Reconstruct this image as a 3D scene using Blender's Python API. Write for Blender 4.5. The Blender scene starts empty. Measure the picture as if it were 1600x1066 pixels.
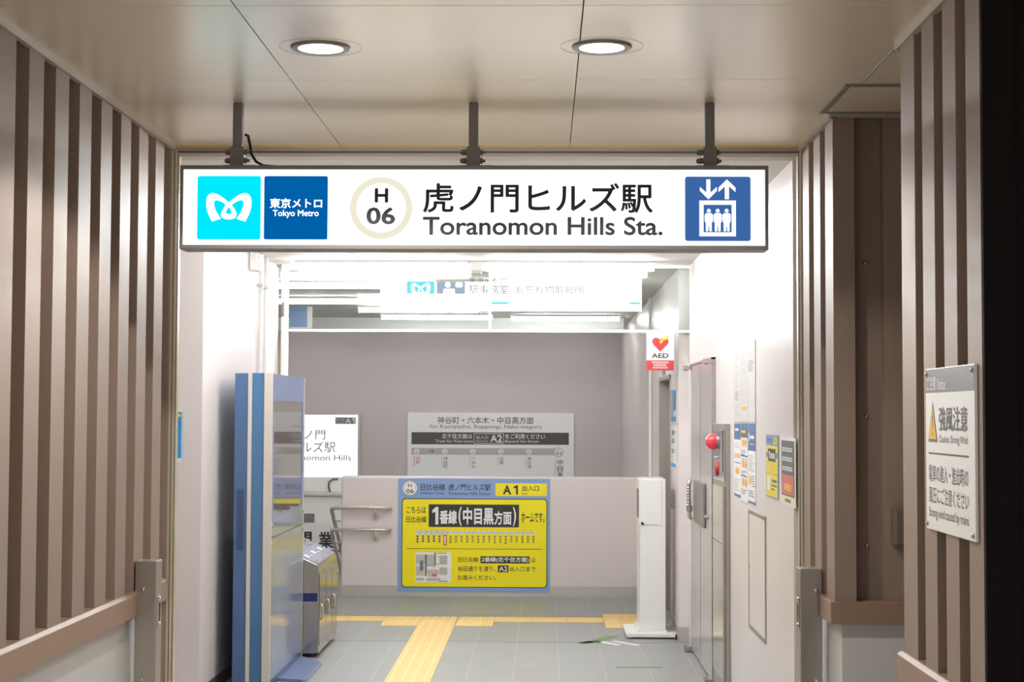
import bpy, math, random
from mathutils import Vector, Matrix

scene = bpy.context.scene
col = scene.collection
random.seed(7)

# ------------------------------------------------------------------ camera
CAM_YAW, CAM_PITCH, CAM_ROLL = 0.019756, 0.044993, 0.0038
cy_, sy_ = math.cos(CAM_YAW), math.sin(CAM_YAW)
cp_, sp_ = math.cos(CAM_PITCH), math.sin(CAM_PITCH)
fwd = Vector((-sy_ * cp_, cy_ * cp_, sp_))
rgt = Vector((cy_, sy_, 0))
upv = rgt.cross(fwd)
cr_, sr_ = math.cos(CAM_ROLL), math.sin(CAM_ROLL)
rgt, upv = cr_ * rgt + sr_ * upv, -sr_ * rgt + cr_ * upv
cam_data = bpy.data.cameras.new('camera')
cam_data.sensor_width = 36.0
cam_data.lens = 2550.0 / 1600.0 * 36.0
cam_data.clip_start = 0.05
cam_data.clip_end = 200
cam = bpy.data.objects.new('camera', cam_data)
m4 = Matrix((rgt, upv, -fwd)).transposed().to_4x4()
m4.translation = Vector((0, 0, 1.75))
cam.matrix_world = m4
col.objects.link(cam)
scene.camera = cam

# ------------------------------------------------------------------ world, exposure
world = bpy.data.worlds.new('night')
world.use_nodes = True
world.node_tree.nodes['Background'].inputs[0].default_value = (0.9, 0.95, 1.0, 1)
world.node_tree.nodes['Background'].inputs[1].default_value = 0.7
scene.world = world
scene.view_settings.view_transform = 'Standard'
scene.view_settings.look = 'None'
scene.view_settings.gamma = 1.0
scene.view_settings.exposure = 0.0

TUBE_HALL = 70.0      # emission of the tubes in the front hall
TUBE_BACK = 35.0      # tubes beyond the glass
SPOT_W = 80.0
SIGN_E = 2.0


def lin(c):
    c = c / 255.0
    return c / 12.92 if c <= 0.04045 else ((c + 0.055) / 1.055) ** 2.4


def S(r, g, b):
    return (lin(r), lin(g), lin(b), 1.0)


# ------------------------------------------------------------------ materials
MATS = {}


def mat(name, rgb, rough=0.5, metal=0.0, spec=0.5, coat=0.0, emit=0.0, noise=0.0, nscale=6.0, stretch=None, bump=0.0):
    if name in MATS:
        return MATS[name]
    m = bpy.data.materials.new(name)
    m.use_nodes = True
    nt = m.node_tree
    b = nt.nodes['Principled BSDF']
    b.inputs['Base Color'].default_value = rgb
    b.inputs['Roughness'].default_value = rough
    b.inputs['Metallic'].default_value = metal
    b.inputs['Specular IOR Level'].default_value = spec
    b.inputs['Coat Weight'].default_value = coat
    b.inputs['Coat Roughness'].default_value = 0.05
    if emit > 0:
        b.inputs['Emission Color'].default_value = rgb
        b.inputs['Emission Strength'].default_value = emit
    if noise > 0 or bump > 0:
        tc = nt.nodes.new('ShaderNodeTexCoord')
        mp = nt.nodes.new('ShaderNodeMapping')
        mp.inputs['Scale'].default_value = stretch or (1, 1, 1)
        nz = nt.nodes.new('ShaderNodeTexNoise')
        nz.inputs['Scale'].default_value = nscale
        nz.inputs['Detail'].default_value = 4
        nt.links.new(tc.outputs['Object'], mp.inputs['Vector'])
        nt.links.new(mp.outputs['Vector'], nz.inputs['Vector'])
        if noise > 0:
            mr = nt.nodes.new('ShaderNodeMapRange')
            mr.inputs['To Min'].default_value = 1 - noise
            mr.inputs['To Max'].default_value = 1 + noise
            nt.links.new(nz.outputs['Fac'], mr.inputs['Value'])
            hs = nt.nodes.new('ShaderNodeHueSaturation')
            hs.inputs['Color'].default_value = rgb
            nt.links.new(mr.outputs['Result'], hs.inputs['Value'])
            nt.links.new(hs.outputs['Color'], b.inputs['Base Color'])
            mr2 = nt.nodes.new('ShaderNodeMapRange')
            mr2.inputs['To Min'].default_value = max(0.02, rough - noise)
            mr2.inputs['To Max'].default_value = rough + noise
            nt.links.new(nz.outputs['Fac'], mr2.inputs['Value'])
            nt.links.new(mr2.outputs['Result'], b.inputs['Roughness'])
        if bump > 0:
            bp = nt.nodes.new('ShaderNodeBump')
            bp.inputs['Strength'].default_value = bump
            bp.inputs['Distance'].default_value = 0.002
            nt.links.new(nz.outputs['Fac'], bp.inputs['Height'])
            nt.links.new(bp.outputs['Normal'], b.inputs['Normal'])
    MATS[name] = m
    return m


def light_mat(name, rgb, strength):
    if name in MATS:
        return MATS[name]
    m = bpy.data.materials.new(name)
    m.use_nodes = True
    nt = m.node_tree
    nt.nodes.clear()
    e = nt.nodes.new('ShaderNodeEmission')
    e.inputs[0].default_value = rgb
    e.inputs[1].default_value = strength
    o = nt.nodes.new('ShaderNodeOutputMaterial')
    nt.links.new(e.outputs[0], o.inputs[0])
    MATS[name] = m
    return m


def floor_mat(name, rgb, mortar, w, h, ox, oy):
    m = bpy.data.materials.new(name)
    m.use_nodes = True
    nt = m.node_tree
    b = nt.nodes['Principled BSDF']
    b.inputs['Roughness'].default_value = 0.42
    tc = nt.nodes.new('ShaderNodeTexCoord')
    mp = nt.nodes.new('ShaderNodeMapping')
    mp.inputs['Location'].default_value = (ox, oy, 0)
    br = nt.nodes.new('ShaderNodeTexBrick')
    br.offset = 0.0
    br.squash = 1.0
    c2 = tuple(x * 0.93 for x in rgb[:3]) + (1,)
    br.inputs['Color1'].default_value = rgb
    br.inputs['Color2'].default_value = c2
    br.inputs['Mortar'].default_value = mortar
    br.inputs['Scale'].default_value = 1.0
    br.inputs['Mortar Size'].default_value = 0.003
    br.inputs['Mortar Smooth'].default_value = 0.1
    br.inputs['Brick Width'].default_value = w
    br.inputs['Row Height'].default_value = h
    nz = nt.nodes.new('ShaderNodeTexNoise')
    nz.inputs['Scale'].default_value = 3.0
    nz.inputs['Detail'].default_value = 6
    mx = nt.nodes.new('ShaderNodeMix')
    mx.data_type = 'RGBA'
    mx.blend_type = 'MULTIPLY'
    mx.inputs[0].default_value = 0.25
    nt.links.new(tc.outputs['Object'], mp.inputs['Vector'])
    nt.links.new(mp.outputs['Vector'], br.inputs['Vector'])
    nt.links.new(tc.outputs['Object'], nz.inputs['Vector'])
    nt.links.new(br.outputs['Color'], mx.inputs[6])
    nt.links.new(nz.outputs['Color'], mx.inputs[7])
    rm = nt.nodes.new('ShaderNodeRGBToBW')
    nt.links.new(nz.outputs['Color'], rm.inputs[0])
    nt.links.new(rm.outputs[0], mx.inputs[7])
    nt.links.new(mx.outputs[2], b.inputs['Base Color'])
    return m


def glass_mat(name, tint=(0.93, 0.96, 0.95, 1)):
    m = bpy.data.materials.new(name)
    m.use_nodes = True
    nt = m.node_tree
    nt.nodes.clear()
    t = nt.nodes.new('ShaderNodeBsdfTransparent')
    t.inputs[0].default_value = tint
    g = nt.nodes.new('ShaderNodeBsdfGlossy')
    g.inputs['Roughness'].default_value = 0.01
    f = nt.nodes.new('ShaderNodeFresnel')
    f.inputs[0].default_value = 1.22
    mx = nt.nodes.new('ShaderNodeMixShader')
    o = nt.nodes.new('ShaderNodeOutputMaterial')
    nt.links.new(f.outputs[0], mx.inputs[0])
    nt.links.new(t.outputs[0], mx.inputs[1])
    nt.links.new(g.outputs[0], mx.inputs[2])
    nt.links.new(mx.outputs[0], o.inputs[0])
    return m


M_BROWN = mat('brown_metal_cladding', S(150, 131, 118), 0.5, 0.0, 0.3, noise=0.05, nscale=5, stretch=(3, 3, 0.5))
M_FLASH = mat('brown_flashing', S(152, 124, 105), 0.45)
M_DARKBROWN = mat('dark_brown_steel', S(24, 17, 16), 0.75, spec=0.1, noise=0.04)
M_CONC = mat('grey_painted_base', S(206, 205, 204), 0.7, noise=0.03, nscale=9)
M_CEIL = mat('satin_ceiling_metal', S(236, 225, 206), 0.34, 0.3, 0.5)
M_SEAM = mat('ceiling_joint', S(90, 84, 80), 0.8)
M_TRIM = mat('pale_ceiling_edge', S(190, 182, 174), 0.4, 0.3)
M_STEEL = mat('brushed_steel', S(176, 170, 162), 0.32, 0.8, noise=0.05, nscale=12, stretch=(6, 6, 0.4))
M_STEEL_DARK = mat('dark_steel', S(112, 106, 102), 0.4, 0.7)
M_CHROME = mat('polished_steel', S(215, 212, 208), 0.12, 1.0)
M_GOLD = mat('polished_pale_steel', S(216, 206, 184), 0.3, 0.45)
M_BOARD = mat('beige_header_board', S(206, 196, 186), 0.6)
M_BRASS = mat('brassy_steel', S(206, 182, 120), 0.3, 0.5)
M_HANG = mat('grey_hanger_paint', S(128, 124, 120), 0.5)
M_FRAME = mat('sign_frame_grey', S(136, 130, 126), 0.4, 0.15)
M_WALL = mat('pinkish_white_wall_panel', S(229, 221, 218), 0.32, noise=0.012, nscale=2, spec=0.5)
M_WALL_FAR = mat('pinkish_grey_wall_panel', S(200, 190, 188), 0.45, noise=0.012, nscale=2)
M_WALL_LOW = mat('low_wall_panel', S(219, 208, 205), 0.4)
M_CEILIN = mat('white_ceiling_board', S(228, 226, 222), 0.7)
M_BASE = mat('steel_baseboard', S(198, 190, 182), 0.35, 0.4)
M_WHITE = mat('white_enamel', S(238, 237, 232), 0.35)
M_PAPER = mat('white_paper', S(236, 235, 232), 0.5)
M_INK = mat('black_ink', S(42, 42, 44), 0.5)
M_GREYINK = mat('grey_ink', S(120, 118, 118), 0.5)
M_LIGHTINK = mat('pale_grey_ink', S(188, 186, 182), 0.5)
M_BLACK = mat('black_plastic', S(24, 24, 26), 0.5)
M_KBLUE = mat('blue_enamel', S(70, 99, 140), 0.3, 0.1, 0.5, coat=0.2)
M_KBLUE2 = mat('blue_grey_gloss', S(122, 138, 176), 0.2, 0.0, 0.4)
M_KGLOSS = mat('glossy_blue_grey_panel', S(134, 144, 168), 0.09, 0.0, 0.35)
M_SCREEN = mat('dark_display_glass', S(120, 112, 110), 0.04, 0.0, 0.6)
M_KTRIM = mat('pale_aluminium_trim', S(216, 210, 200), 0.35, 0.4)
M_BIN = mat('stainless_bin', S(192, 184, 172), 0.15, 1.0, noise=0.02, nscale=8)
M_BINTOP = mat('blue_grey_bin_top', S(92, 98, 122), 0.4, coat=0.3)
M_NAVY = mat('navy_band', S(28, 40, 88), 0.35)
M_YEL = mat('poster_yellow', S(246, 228, 8), 0.35, coat=0.15)
M_PBLUE = mat('poster_blue', S(134, 160, 206), 0.35, coat=0.15)
M_DBLUE = mat('deep_blue_ink', S(70, 104, 150), 0.4)
M_SKY = mat('sky_blue_ink', S(52, 150, 214), 0.4)
M_ORANGE = mat('orange_ink', S(234, 170, 70), 0.4)
M_AMBER = mat('amber_ink', S(238, 190, 62), 0.4)
M_RED = mat('red_ink', S(186, 50, 56), 0.4)
M_PINK = mat('rose_ink', S(214, 110, 116), 0.4)
M_SALMON = mat('salmon_ink', S(206, 116, 96), 0.4)
M_DGREY = mat('charcoal_ink', S(92, 92, 94), 0.4)
M_PALEROSE = mat('pale_rose_ink', S(214, 180, 172), 0.5)
M_TIMETABLE = mat('timetable_paper', S(206, 204, 202), 0.5)
M_OLIVE = mat('olive_ink', S(150, 140, 60), 0.4)
M_RAIL = mat('satin_rail', S(206, 198, 188), 0.32, 0.55)
M_LAMP = mat('red_lamp_plastic', S(228, 52, 68), 0.2, coat=0.6, emit=0.12)
M_TACT = mat('tactile_yellow', S(240, 206, 134), 0.55)
M_TACT2 = mat('tactile_bar', S(246, 214, 146), 0.55)
M_GREEN = mat('green_tape', S(110, 146, 104), 0.6)
M_DOOR = mat('grey_steel_door', S(200, 192, 192), 0.22, 0.35, 0.6)
M_HANDLE = mat('grey_handle_box', S(140, 136, 134), 0.35, 0.5)
M_CREAM = mat('mirror_cream_steel', S(206, 202, 188), 0.16, 0.8)
M_KHAKI = mat('khaki_door', S(150, 146, 134), 0.5)
M_PURPLE = mat('purple_ink', S(96, 62, 130), 0.5)
M_NOTICE = mat('notice_board_white', S(244, 243, 240), 0.3)
M_NGREY = mat('notice_header_grey', S(122, 120, 122), 0.35)
M_NINK = mat('notice_lettering_grey', S(98, 96, 98), 0.4)
M_BAND = mat('line_band_grey', S(186, 180, 174), 0.5)
M_SIGNBOARD = mat('wall_sign_white', S(240, 240, 238), 0.4)
M_SIGNINK = mat('wall_sign_ink', S(112, 104, 100), 0.5)
M_SIGNBAR = mat('wall_sign_bar', S(76, 72, 70), 0.5)
M_SPEAKER = mat('pale_grey_box', S(196, 194, 190), 0.5)
M_NIGHT = mat('night_facade', S(44, 42, 44), 0.6)
M_JBOX = mat('brown_grey_box', S(112, 98, 90), 0.5)
L_TUBE = light_mat('tube_light', (0.985, 0.99, 1.0, 1), TUBE_HALL)
L_TUBE2 = light_mat('back_tube_light', (0.99, 0.985, 0.99, 1), TUBE_BACK)
L_SIGN = light_mat('lit_sign_white', (1.0, 1.0, 1.0, 1), SIGN_E)
L_CYAN = light_mat('lit_sign_cyan', (0.0, 0.82, 1.0, 1), 1.0)
L_NAVY = light_mat('lit_sign_navy', (0.0, 0.118, 0.40, 1), 1.0)
L_BLUE = light_mat('lit_sign_blue', (0.045, 0.135, 0.385, 1), 1.0)
L_RING = light_mat('lit_sign_ring', S(240, 236, 212), 1.0)
L_BOX = light_mat('lit_board_white', (1.0, 1.0, 0.98, 1), 1.25)
L_PALECYAN = light_mat('lit_pale_cyan', (0.22, 0.90, 1.0, 1), 1.0)
L_PALENAVY = light_mat('lit_pale_navy', S(176, 190, 212), 1.0)  # pale because the office sign's overexposure is put into its colours
L_BLOOMINK = light_mat('bloom_pale_ink', S(160, 164, 156), 1.0)  # lettering glows grey: the sign's bloom is put into the ink colour
L_BLOOMINK2 = light_mat('bloom_grey_ink', S(112, 116, 104), 1.0)
L_DOWN = light_mat('downlight_lens', (1.0, 0.985, 0.95, 1), 4.0)
G_GLASS = glass_mat('clear_pane')


# ------------------------------------------------------------------ text
_TXT = {}


def text_geo(s, res=3):
    k = (s, res)
    if k in _TXT:
        return _TXT[k]
    c = bpy.data.curves.new('lettering', 'FONT')
    c.body = s
    c.size = 1.0
    c.resolution_u = res
    o = bpy.data.objects.new('lettering', c)
    me = o.to_mesh()
    vs = [(v.co.x, v.co.y) for v in me.vertices]
    fs = [tuple(p.vertices) for p in me.polygons]
    o.to_mesh_clear()
    bpy.data.objects.remove(o)
    bpy.data.curves.remove(c)
    _TXT[k] = (vs, fs)
    return _TXT[k]


def smooth_closed(pts, n=6):
    out = []
    L = len(pts)
    for i in range(L):
        p0, p1, p2, p3 = pts[i - 1], pts[i], pts[(i + 1) % L], pts[(i + 2) % L]
        for j in range(n):
            t = j / n
            out.append(tuple(0.5 * ((2 * p1[k]) + (-p0[k] + p2[k]) * t + (2 * p0[k] - 5 * p1[k] + 4 * p2[k] - p3[k]) * t * t
                                    + (-p0[k] + 3 * p1[k] - 3 * p2[k] + p3[k]) * t ** 3) for k in (0, 1)))
    return out


# ------------------------------------------------------------------ mesh builder
class MB:
    def __init__(self):
        self.v, self.f, self.mi, self.mats = [], [], [], []

    def m(self, material):
        if material not in self.mats:
            self.mats.append(material)
        return self.mats.index(material)

    def add(self, vs, fs, material):
        o = len(self.v)
        k = self.m(material)
        self.v += [tuple(x) for x in vs]
        for f in fs:
            self.f.append(tuple(i + o for i in f))
            self.mi.append(k)
        return self

    def box(self, x0, x1, y0, y1, z0, z1, material):
        if x0 > x1: x0, x1 = x1, x0
        if y0 > y1: y0, y1 = y1, y0
        if z0 > z1: z0, z1 = z1, z0
        vs = [(x0, y0, z0), (x1, y0, z0), (x1, y1, z0), (x0, y1, z0), (x0, y0, z1), (x1, y0, z1), (x1, y1, z1), (x0, y1, z1)]
        fs = [(3, 2, 1, 0), (4, 5, 6, 7), (0, 1, 5, 4), (1, 2, 6, 5), (2, 3, 7, 6), (3, 0, 4, 7)]
        return self.add(vs, fs, material)

    def prism(self, poly, axis, a0, a1, material):
        """poly: 2D points; axis 'z' -> (x,y), 'y' -> (x,z), 'x' -> (y,z); extruded from a0 to a1."""
        def p3(p, a):
            return {'z': (p[0], p[1], a), 'y': (p[0], a, p[1]), 'x': (a, p[0], p[1])}[axis]
        n = len(poly)
        vs = [p3(p, a0) for p in poly] + [p3(p, a1) for p in poly]
        area = sum(poly[i][0] * poly[(i + 1) % n][1] - poly[(i + 1) % n][0] * poly[i][1] for i in range(n))
        fs = [tuple(range(n))[::-1], tuple(range(n, 2 * n))] + [(i, (i + 1) % n, n + (i + 1) % n, n + i) for i in range(n)]
        flip = (area < 0) != (axis == 'y') 
        if a1 < a0:
            flip = not flip
        if flip:
            fs = [f[::-1] for f in fs]
        return self.add(vs, fs, material)

    def cyl(self, p0, p1, r, material, n=16, r1=None):
        p0, p1 = Vector(p0), Vector(p1)
        d = (p1 - p0).normalized()
        a = Vector((0, 0, 1)) if abs(d.z) < 0.9 else Vector((1, 0, 0))
        u = d.cross(a).normalized()
        w = d.cross(u)
        r1 = r if r1 is None else r1
        vs = []
        for p, rr in ((p0, r), (p1, r1)):
            for i in range(n):
                t = 2 * math.pi * i / n
                vs.append(p + rr * (math.cos(t) * u + math.sin(t) * w))
        fs = [tuple(range(n)), tuple(range(n, 2 * n))[::-1]] + [(i, n + i, n + (i + 1) % n, (i + 1) % n) for i in range(n)]
        return self.add(vs, fs, material)

    def tube(self, pts, r, material, n=10):
        pts = [Vector(p) for p in pts]
        rings = []
        prev = None
        for i, p in enumerate(pts):
            d = (pts[min(i + 1, len(pts) - 1)] - pts[max(i - 1, 0)]).normalized()
            if prev is None:
                a = Vector((0, 0, 1)) if abs(d.z) < 0.9 else Vector((1, 0, 0))
                u = d.cross(a).normalized()
            else:
                u = (prev - d * prev.dot(d)).normalized()
            prev = u
            w = d.cross(u)
            rings.append([p + r * (math.cos(2 * math.pi * k / n) * u + math.sin(2 * math.pi * k / n) * w) for k in range(n)])
        vs = [q for ring in rings for q in ring]
        fs = []
        for i in range(len(pts) - 1):
            for k in range(n):
                a, b = i * n + k, i * n + (k + 1) % n
                fs.append((a, a + n, b + n, b))
        fs.append(tuple(range(n)))
        fs.append(tuple(range((len(pts) - 1) * n, len(pts) * n))[::-1])
        return self.add(vs, fs, material)

    def lathe(self, c, prof, material, axis='z', n=32):
        """prof: (radius, offset along axis)"""
        vs, fs = [], []
        for r, h in prof:
            for k in range(n):
                t = 2 * math.pi * k / n
                a, b = r * math.cos(t), r * math.sin(t)
                if axis == 'z': vs.append((c[0] + a, c[1] + b, c[2] + h))
                elif axis == 'y': vs.append((c[0] + a, c[1] + h, c[2] + b))
                else: vs.append((c[0] + h, c[1] + a, c[2] + b))
        for i in range(len(prof) - 1):
            for k in range(n):
                a, b = i * n + k, i * n + (k + 1) % n
                fs.append((a, b, b + n, a + n))
        return self.add(vs, fs, material)

    def build(self, name, parent=None, bevel=0.0, smooth=False, root=None):
        me = bpy.data.meshes.new(name)
        off = Vector((0, 0, 0))
        p = parent
        while p is not None:
            off += p.location
            p = p.parent
        here = Vector(root) if root is not None else Vector((0, 0, 0))
        off += here
        me.from_pydata([Vector(v) - off for v in self.v], [], self.f)
        for mm in self.mats:
            me.materials.append(mm)
        me.polygons.foreach_set('material_index', self.mi)
        if smooth:
            me.polygons.foreach_set('use_smooth', [True] * len(me.polygons))
        me.update()
        o = bpy.data.objects.new(name, me)
        o.location = here
        col.objects.link(o)
        if parent is not None:
            o.parent = parent
        if bevel > 0:
            b = o.modifiers.new('bevel', 'BEVEL')
            b.width = bevel
            b.segments = 2
            b.limit_method = 'ANGLE'
        return o


class Flat:
    """A flat design on a surface: u runs right, v runs down, in the design's own unit; eps is the height of the next layer."""
    def __init__(self, mb, origin, right, unit_u, unit_v=None, lay=0.0006, normal=None):
        self.mb = mb
        self.o = Vector(origin)
        self.r = Vector(right).normalized() * unit_u
        self.d = Vector((0, 0, -1)) * (unit_v or unit_u)
        self.n = Vector(right).normalized().cross(Vector((0, 0, 1)))
        self.lay = lay

    def p(self, u, v, k):
        return self.o + self.r * u + self.d * v + self.n * (self.lay * k)

    def poly(self, pts, material, k=1):
        vs = [self.p(u, v, k) for u, v in pts]
        n = len(pts)
        area = sum(pts[i][0] * pts[(i + 1) % n][1] - pts[(i + 1) % n][0] * pts[i][1] for i in range(n))
        f = tuple(range(n))
        self.mb.add(vs, [f[::-1] if area > 0 else f], material)

    def rect(self, u0, v0, u1, v1, material, k=1):
        self.poly([(u0, v0), (u1, v0), (u1, v1), (u0, v1)], material, k)

    def rrect(self, u0, v0, u1, v1, r, material, k=1, n=6):
        pts = []
        for cx, cy, a in ((u1 - r, v1 - r, 0), (u0 + r, v1 - r, 90), (u0 + r, v0 + r, 180), (u1 - r, v0 + r, 270)):
            for i in range(n + 1):
                t = math.radians(a + 90 * i / n)
                pts.append((cx + r * math.cos(t), cy + r * math.sin(t)))
        self.poly(pts, material, k)

    def disc(self, cu, cv, r, material, k=1, n=28, ry=None):
        ry = ry or r
        self.poly([(cu + r * math.cos(2 * math.pi * i / n), cv + ry * math.sin(2 * math.pi * i / n)) for i in range(n)], material, k)

    def ring(self, cu, cv, ro, ri, material, k=1, n=48):
        vs, fs = [], []
        for rr in (ro, ri):
            for i in range(n):
                t = 2 * math.pi * i / n
                vs.append(self.p(cu + rr * math.cos(t), cv + rr * math.sin(t), k))
        for i in range(n):
            j = (i + 1) % n
            fs.append((i, n + i, n + j, j))
        self.mb.add(vs, fs, material)

    def outline(self, u0, v0, u1, v1, w, material, k=1):
        self.rect(u0, v0, u1, v0 + w, material, k)
        self.rect(u0, v1 - w, u1, v1, material, k)
        self.rect(u0, v0 + w, u0 + w, v1 - w, material, k)
        self.rect(u1 - w, v0 + w, u1, v1 - w, material, k)

    def text(self, s, u0, v0, u1, v1, material, k=2, bold=0.0, res=3):
        """the string's ink box fills u0..u1, v0..v1"""
        vs, fs = text_geo(s, res)
        xs = [q[0] for q in vs]
        ys = [q[1] for q in vs]
        x0, x1, y0, y1 = min(xs) - bold, max(xs) + bold, min(ys) - bold, max(ys) + bold
        sx = (u1 - u0) / (x1 - x0)
        sy = (v1 - v0) / (y1 - y0)
        shifts = [(0, 0)]
        if bold > 0:
            shifts = [(bold * math.cos(math.pi * i / 4), bold * math.sin(math.pi * i / 4)) for i in range(8)]
        for i, (dx, dy) in enumerate(shifts):
            self.mb.add([self.p(u0 + (x + dx - x0) * sx, v1 - (y + dy - y0) * sy, k + 0.07 * i) for x, y in vs], fs, material)

    def one(self, u0, v0, u1, v1, material, k=2, w=0.42):
        W_, H_ = u1 - u0, v1 - v0
        x = u1 - W_ * w
        self.poly([(x + W_ * 0.06, v0), (u1, v0), (u1, v1), (x, v1), (x, v0 + H_ * 0.27), (u0, v0 + H_ * 0.36), (u0, v0 + H_ * 0.19)], material, k)

    def vtext(self, s, u0, v0, u1, v1, material, k=2, bold=0.0):
        h = (v1 - v0) / len(s)
        for i, ch in enumerate(s):
            self.text(ch, u0, v0 + h * (i + 0.06), u1, v0 + h * (i + 0.94), material, k, bold, 2)

    def lines(self, u0, v0, u1, n, pitch, h, material, k=1, seed=0):
        rr = random.Random(seed)
        for i in range(n):
            e = u0 + (u1 - u0) * rr.uniform(0.55, 1.0)
            self.rect(u0, v0 + i * pitch, e, v0 + i * pitch + h, material, k)


def empty(name, loc):
    o = bpy.data.objects.new(name, None)
    o.empty_display_size = 0.1
    o.location = loc
    col.objects.link(o)
    return o


def tag(o, label, cat, group=None):
    o['label'] = label
    o['category'] = cat
    if group:
        o['group'] = group
    return o


def struct(o, label=None, cat=None):
    o['kind'] = 'structure'
    if label:
        o['label'] = label
    if cat:
        o['category'] = cat
    return o


FRONT = (1, 0, 0)        # faces the camera side
RIGHTWALL = (0, -1, 0)   # faces -x
LEFTWALL = (0, 1, 0)     # faces +x

# ------------------------------------------------------------------ numbers of the place (metres)
XL, XR = -1.67, 1.143          # outer faces of the cladding ribs
ZC = 2.95                      # entrance ceiling
YF = 7.26                      # shutter frame
WR = 1.12                      # hall right wall
WL = -2.08                     # hall left wall
ZI = 2.905                     # hall ceiling
YT = 12.6                      # glass transom
YLOW = 15.8                    # low wall
YFAR = 22.3                    # far wall
WR2 = 1.045                    # right wall beyond the transom

# ================================================================== SETTING
# floors
b = MB().box(-6, 6, -3, YF + 0.0, -0.1, 0, floor_mat('entrance_paving', S(222, 210, 190), S(200, 190, 172), 0.6, 0.6, 0, 0))  # out of view; pale beige chosen to bounce warm light up
struct(b.build('floor_entrance'), 'unseen entrance paving before the shutter line, coloured pale beige to bounce light', 'floor')
fm = floor_mat('hall_floor_tile', S(158, 160, 157), S(180, 180, 174), 0.311, 0.62, -1.663 + 0.311 * 40, -12.66 + 0.62 * 40)
b = MB().box(-5.2, 3.0, YF, YFAR + 0.3, -0.1, 0, fm)
struct(b.build('floor'), 'grey rectangular floor tiles of the station hall', 'floor')
b = MB().box(-2.0, WR, 12.655, 12.668, 0, 0.0015, mat('threshold_joint', S(150, 148, 142), 0.5))
struct(b.build('trim_threshold'), 'thin dark joint across the hall floor below the glass transom', 'trim')

# entrance ceiling: metal panels with open joints
root = struct(empty('ceiling', (0, 5, ZC)), 'satin grey metal panel ceiling over the entrance', 'ceiling')
xs = [-1.95, -0.915, 0.112, 1.135, 2.6]
ys = [1.6, 2.68, 3.74, 4.74, 5.81, YF - 0.002]
g = 0.0018
for i in range(4):
    for j in range(5):
        MB().box(xs[i] + g, xs[i + 1] - g, ys[j] + g, ys[j + 1] - g, ZC, ZC + 0.02, M_CEIL).build('ceiling_panel', root, bevel=0.0015)
MB().box(-1.95, 2.6, 1.6, YF, ZC + 0.021, ZC + 0.05, M_SEAM).build('ceiling_backing', root)
MB().box(XL - 0.01, XL + 0.012, 1.6, YF, ZC - 0.018, ZC, M_TRIM).build('edge_trim', root)
t = MB()
t.box(XR - 0.012, XR + 0.012, 1.6, 5.26, ZC - 0.018, ZC, M_TRIM)
t.box(XR - 0.012, XR + 0.012, 6.44, YF, ZC - 0.018, ZC, M_TRIM)
t.box(XR - 0.012, 2.6, 6.43, 6.46, ZC - 0.018, ZC, M_TRIM)
t.box(XR - 0.004, XR + 0.004, 5.26, 5.87, ZC - 0.003, ZC, M_TRIM)
t.build('edge_trim', root)


def ribs(y0, y1, ribs_, xo, depth, sgn, z0, z1):
    """plan polygon of corrugated cladding between y0 and y1: outer face xo, recess xo - sgn*depth (sgn +1 faces +x)."""
    xi = xo - sgn * depth
    back = xi - sgn * 0.01
    pts = [(xi, y0)]
    for a, c in ribs_:
        pts += [(xi, a), (xo, a), (xo, c), (xi, c)]
    pts += [(xi, y1), (back, y1), (back, y0)]
    out = []
    for p in pts:
        if not out or (abs(p[0] - out[-1][0]) + abs(p[1] - out[-1][1])) > 1e-6:
            out.append(p)
    return out


# left entrance wall
root = struct(empty('wall_left', (XL - 0.1, 5, 0)), 'left entrance wall of vertical brown metal ribs above a grey base', 'wall')
rl = [(5.211 + 0.2875 * k, 5.211 + 0.2875 * k + 0.155) for k in range(-9, 7)]
MB().prism(ribs(2.5, YF - 0.02, rl, XL, 0.07, 1, 0, 0), 'z', 1.005, ZC - 0.002, M_BROWN).build('cladding', root)
MB().box(XL - 0.2, XL - 0.085, 2.5, YF - 0.02, 0, ZC, M_DARKBROWN).build('wall_core', root)
MB().box(XL - 0.06, XL - 0.03, 2.5, YF - 0.02, 0, 0.94, M_CONC).build('plinth', root)
MB().box(XL - 0.09, XL - 0.003, 7.226, YF - 0.004, 0.0, ZC - 0.002, M_BROWN).build('cladding_return', root)
fl = MB()
prof = [(XL - 0.08, 0.925), (XL + 0.02, 0.925), (XL + 0.02, 1.012), (XL + 0.005, 1.024), (XL - 0.08, 1.028)]
fl.prism(prof, 'y', 2.5, 6.64, M_FLASH)
fl.prism([(p[0] + 0.003, p[1]) for p in prof], 'y', 6.648, 6.74, M_FLASH)
fl.prism([(p[0] - 0.012, p[1]) for p in prof], 'y', 6.76, YF - 0.03, M_FLASH)
fl.build('base_flashing', root, bevel=0.002)

# right entrance wall: front piece, alcove, back piece
root = struct(empty('wall_right', (XR + 0.1, 5, 0)), 'right entrance wall piece of brown metal ribs carrying the notice board', 'wall')
rr_ = [(4.281, 4.424), (4.534, 4.679), (4.786, 4.936), (5.038, 5.227)]
MB().prism(ribs(4.281, 5.227, rr_, XR, 0.07, -1, 0, 0), 'z', 0.99, ZC - 0.002, M_BROWN).build('cladding', root)
MB().box(XR + 0.085, XR + 0.23, 4.295, 5.215, 0, ZC, M_DARKBROWN).build('wall_core', root)
MB().box(XR + 0.002, XR + 0.24, 5.2268, 5.236, 0.99, ZC - 0.002, M_BROWN).build('cladding_return', root)
MB().box(XR + 0.03, XR + 0.06, 4.29, 5.20, 0, 0.94, M_CONC).build('plinth', root)
fr = MB()
profr = [(XR + 0.08, 0.905), (XR - 0.02, 0.905), (XR - 0.02, 0.995), (XR - 0.005, 1.006), (XR + 0.08, 1.01)]
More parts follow.
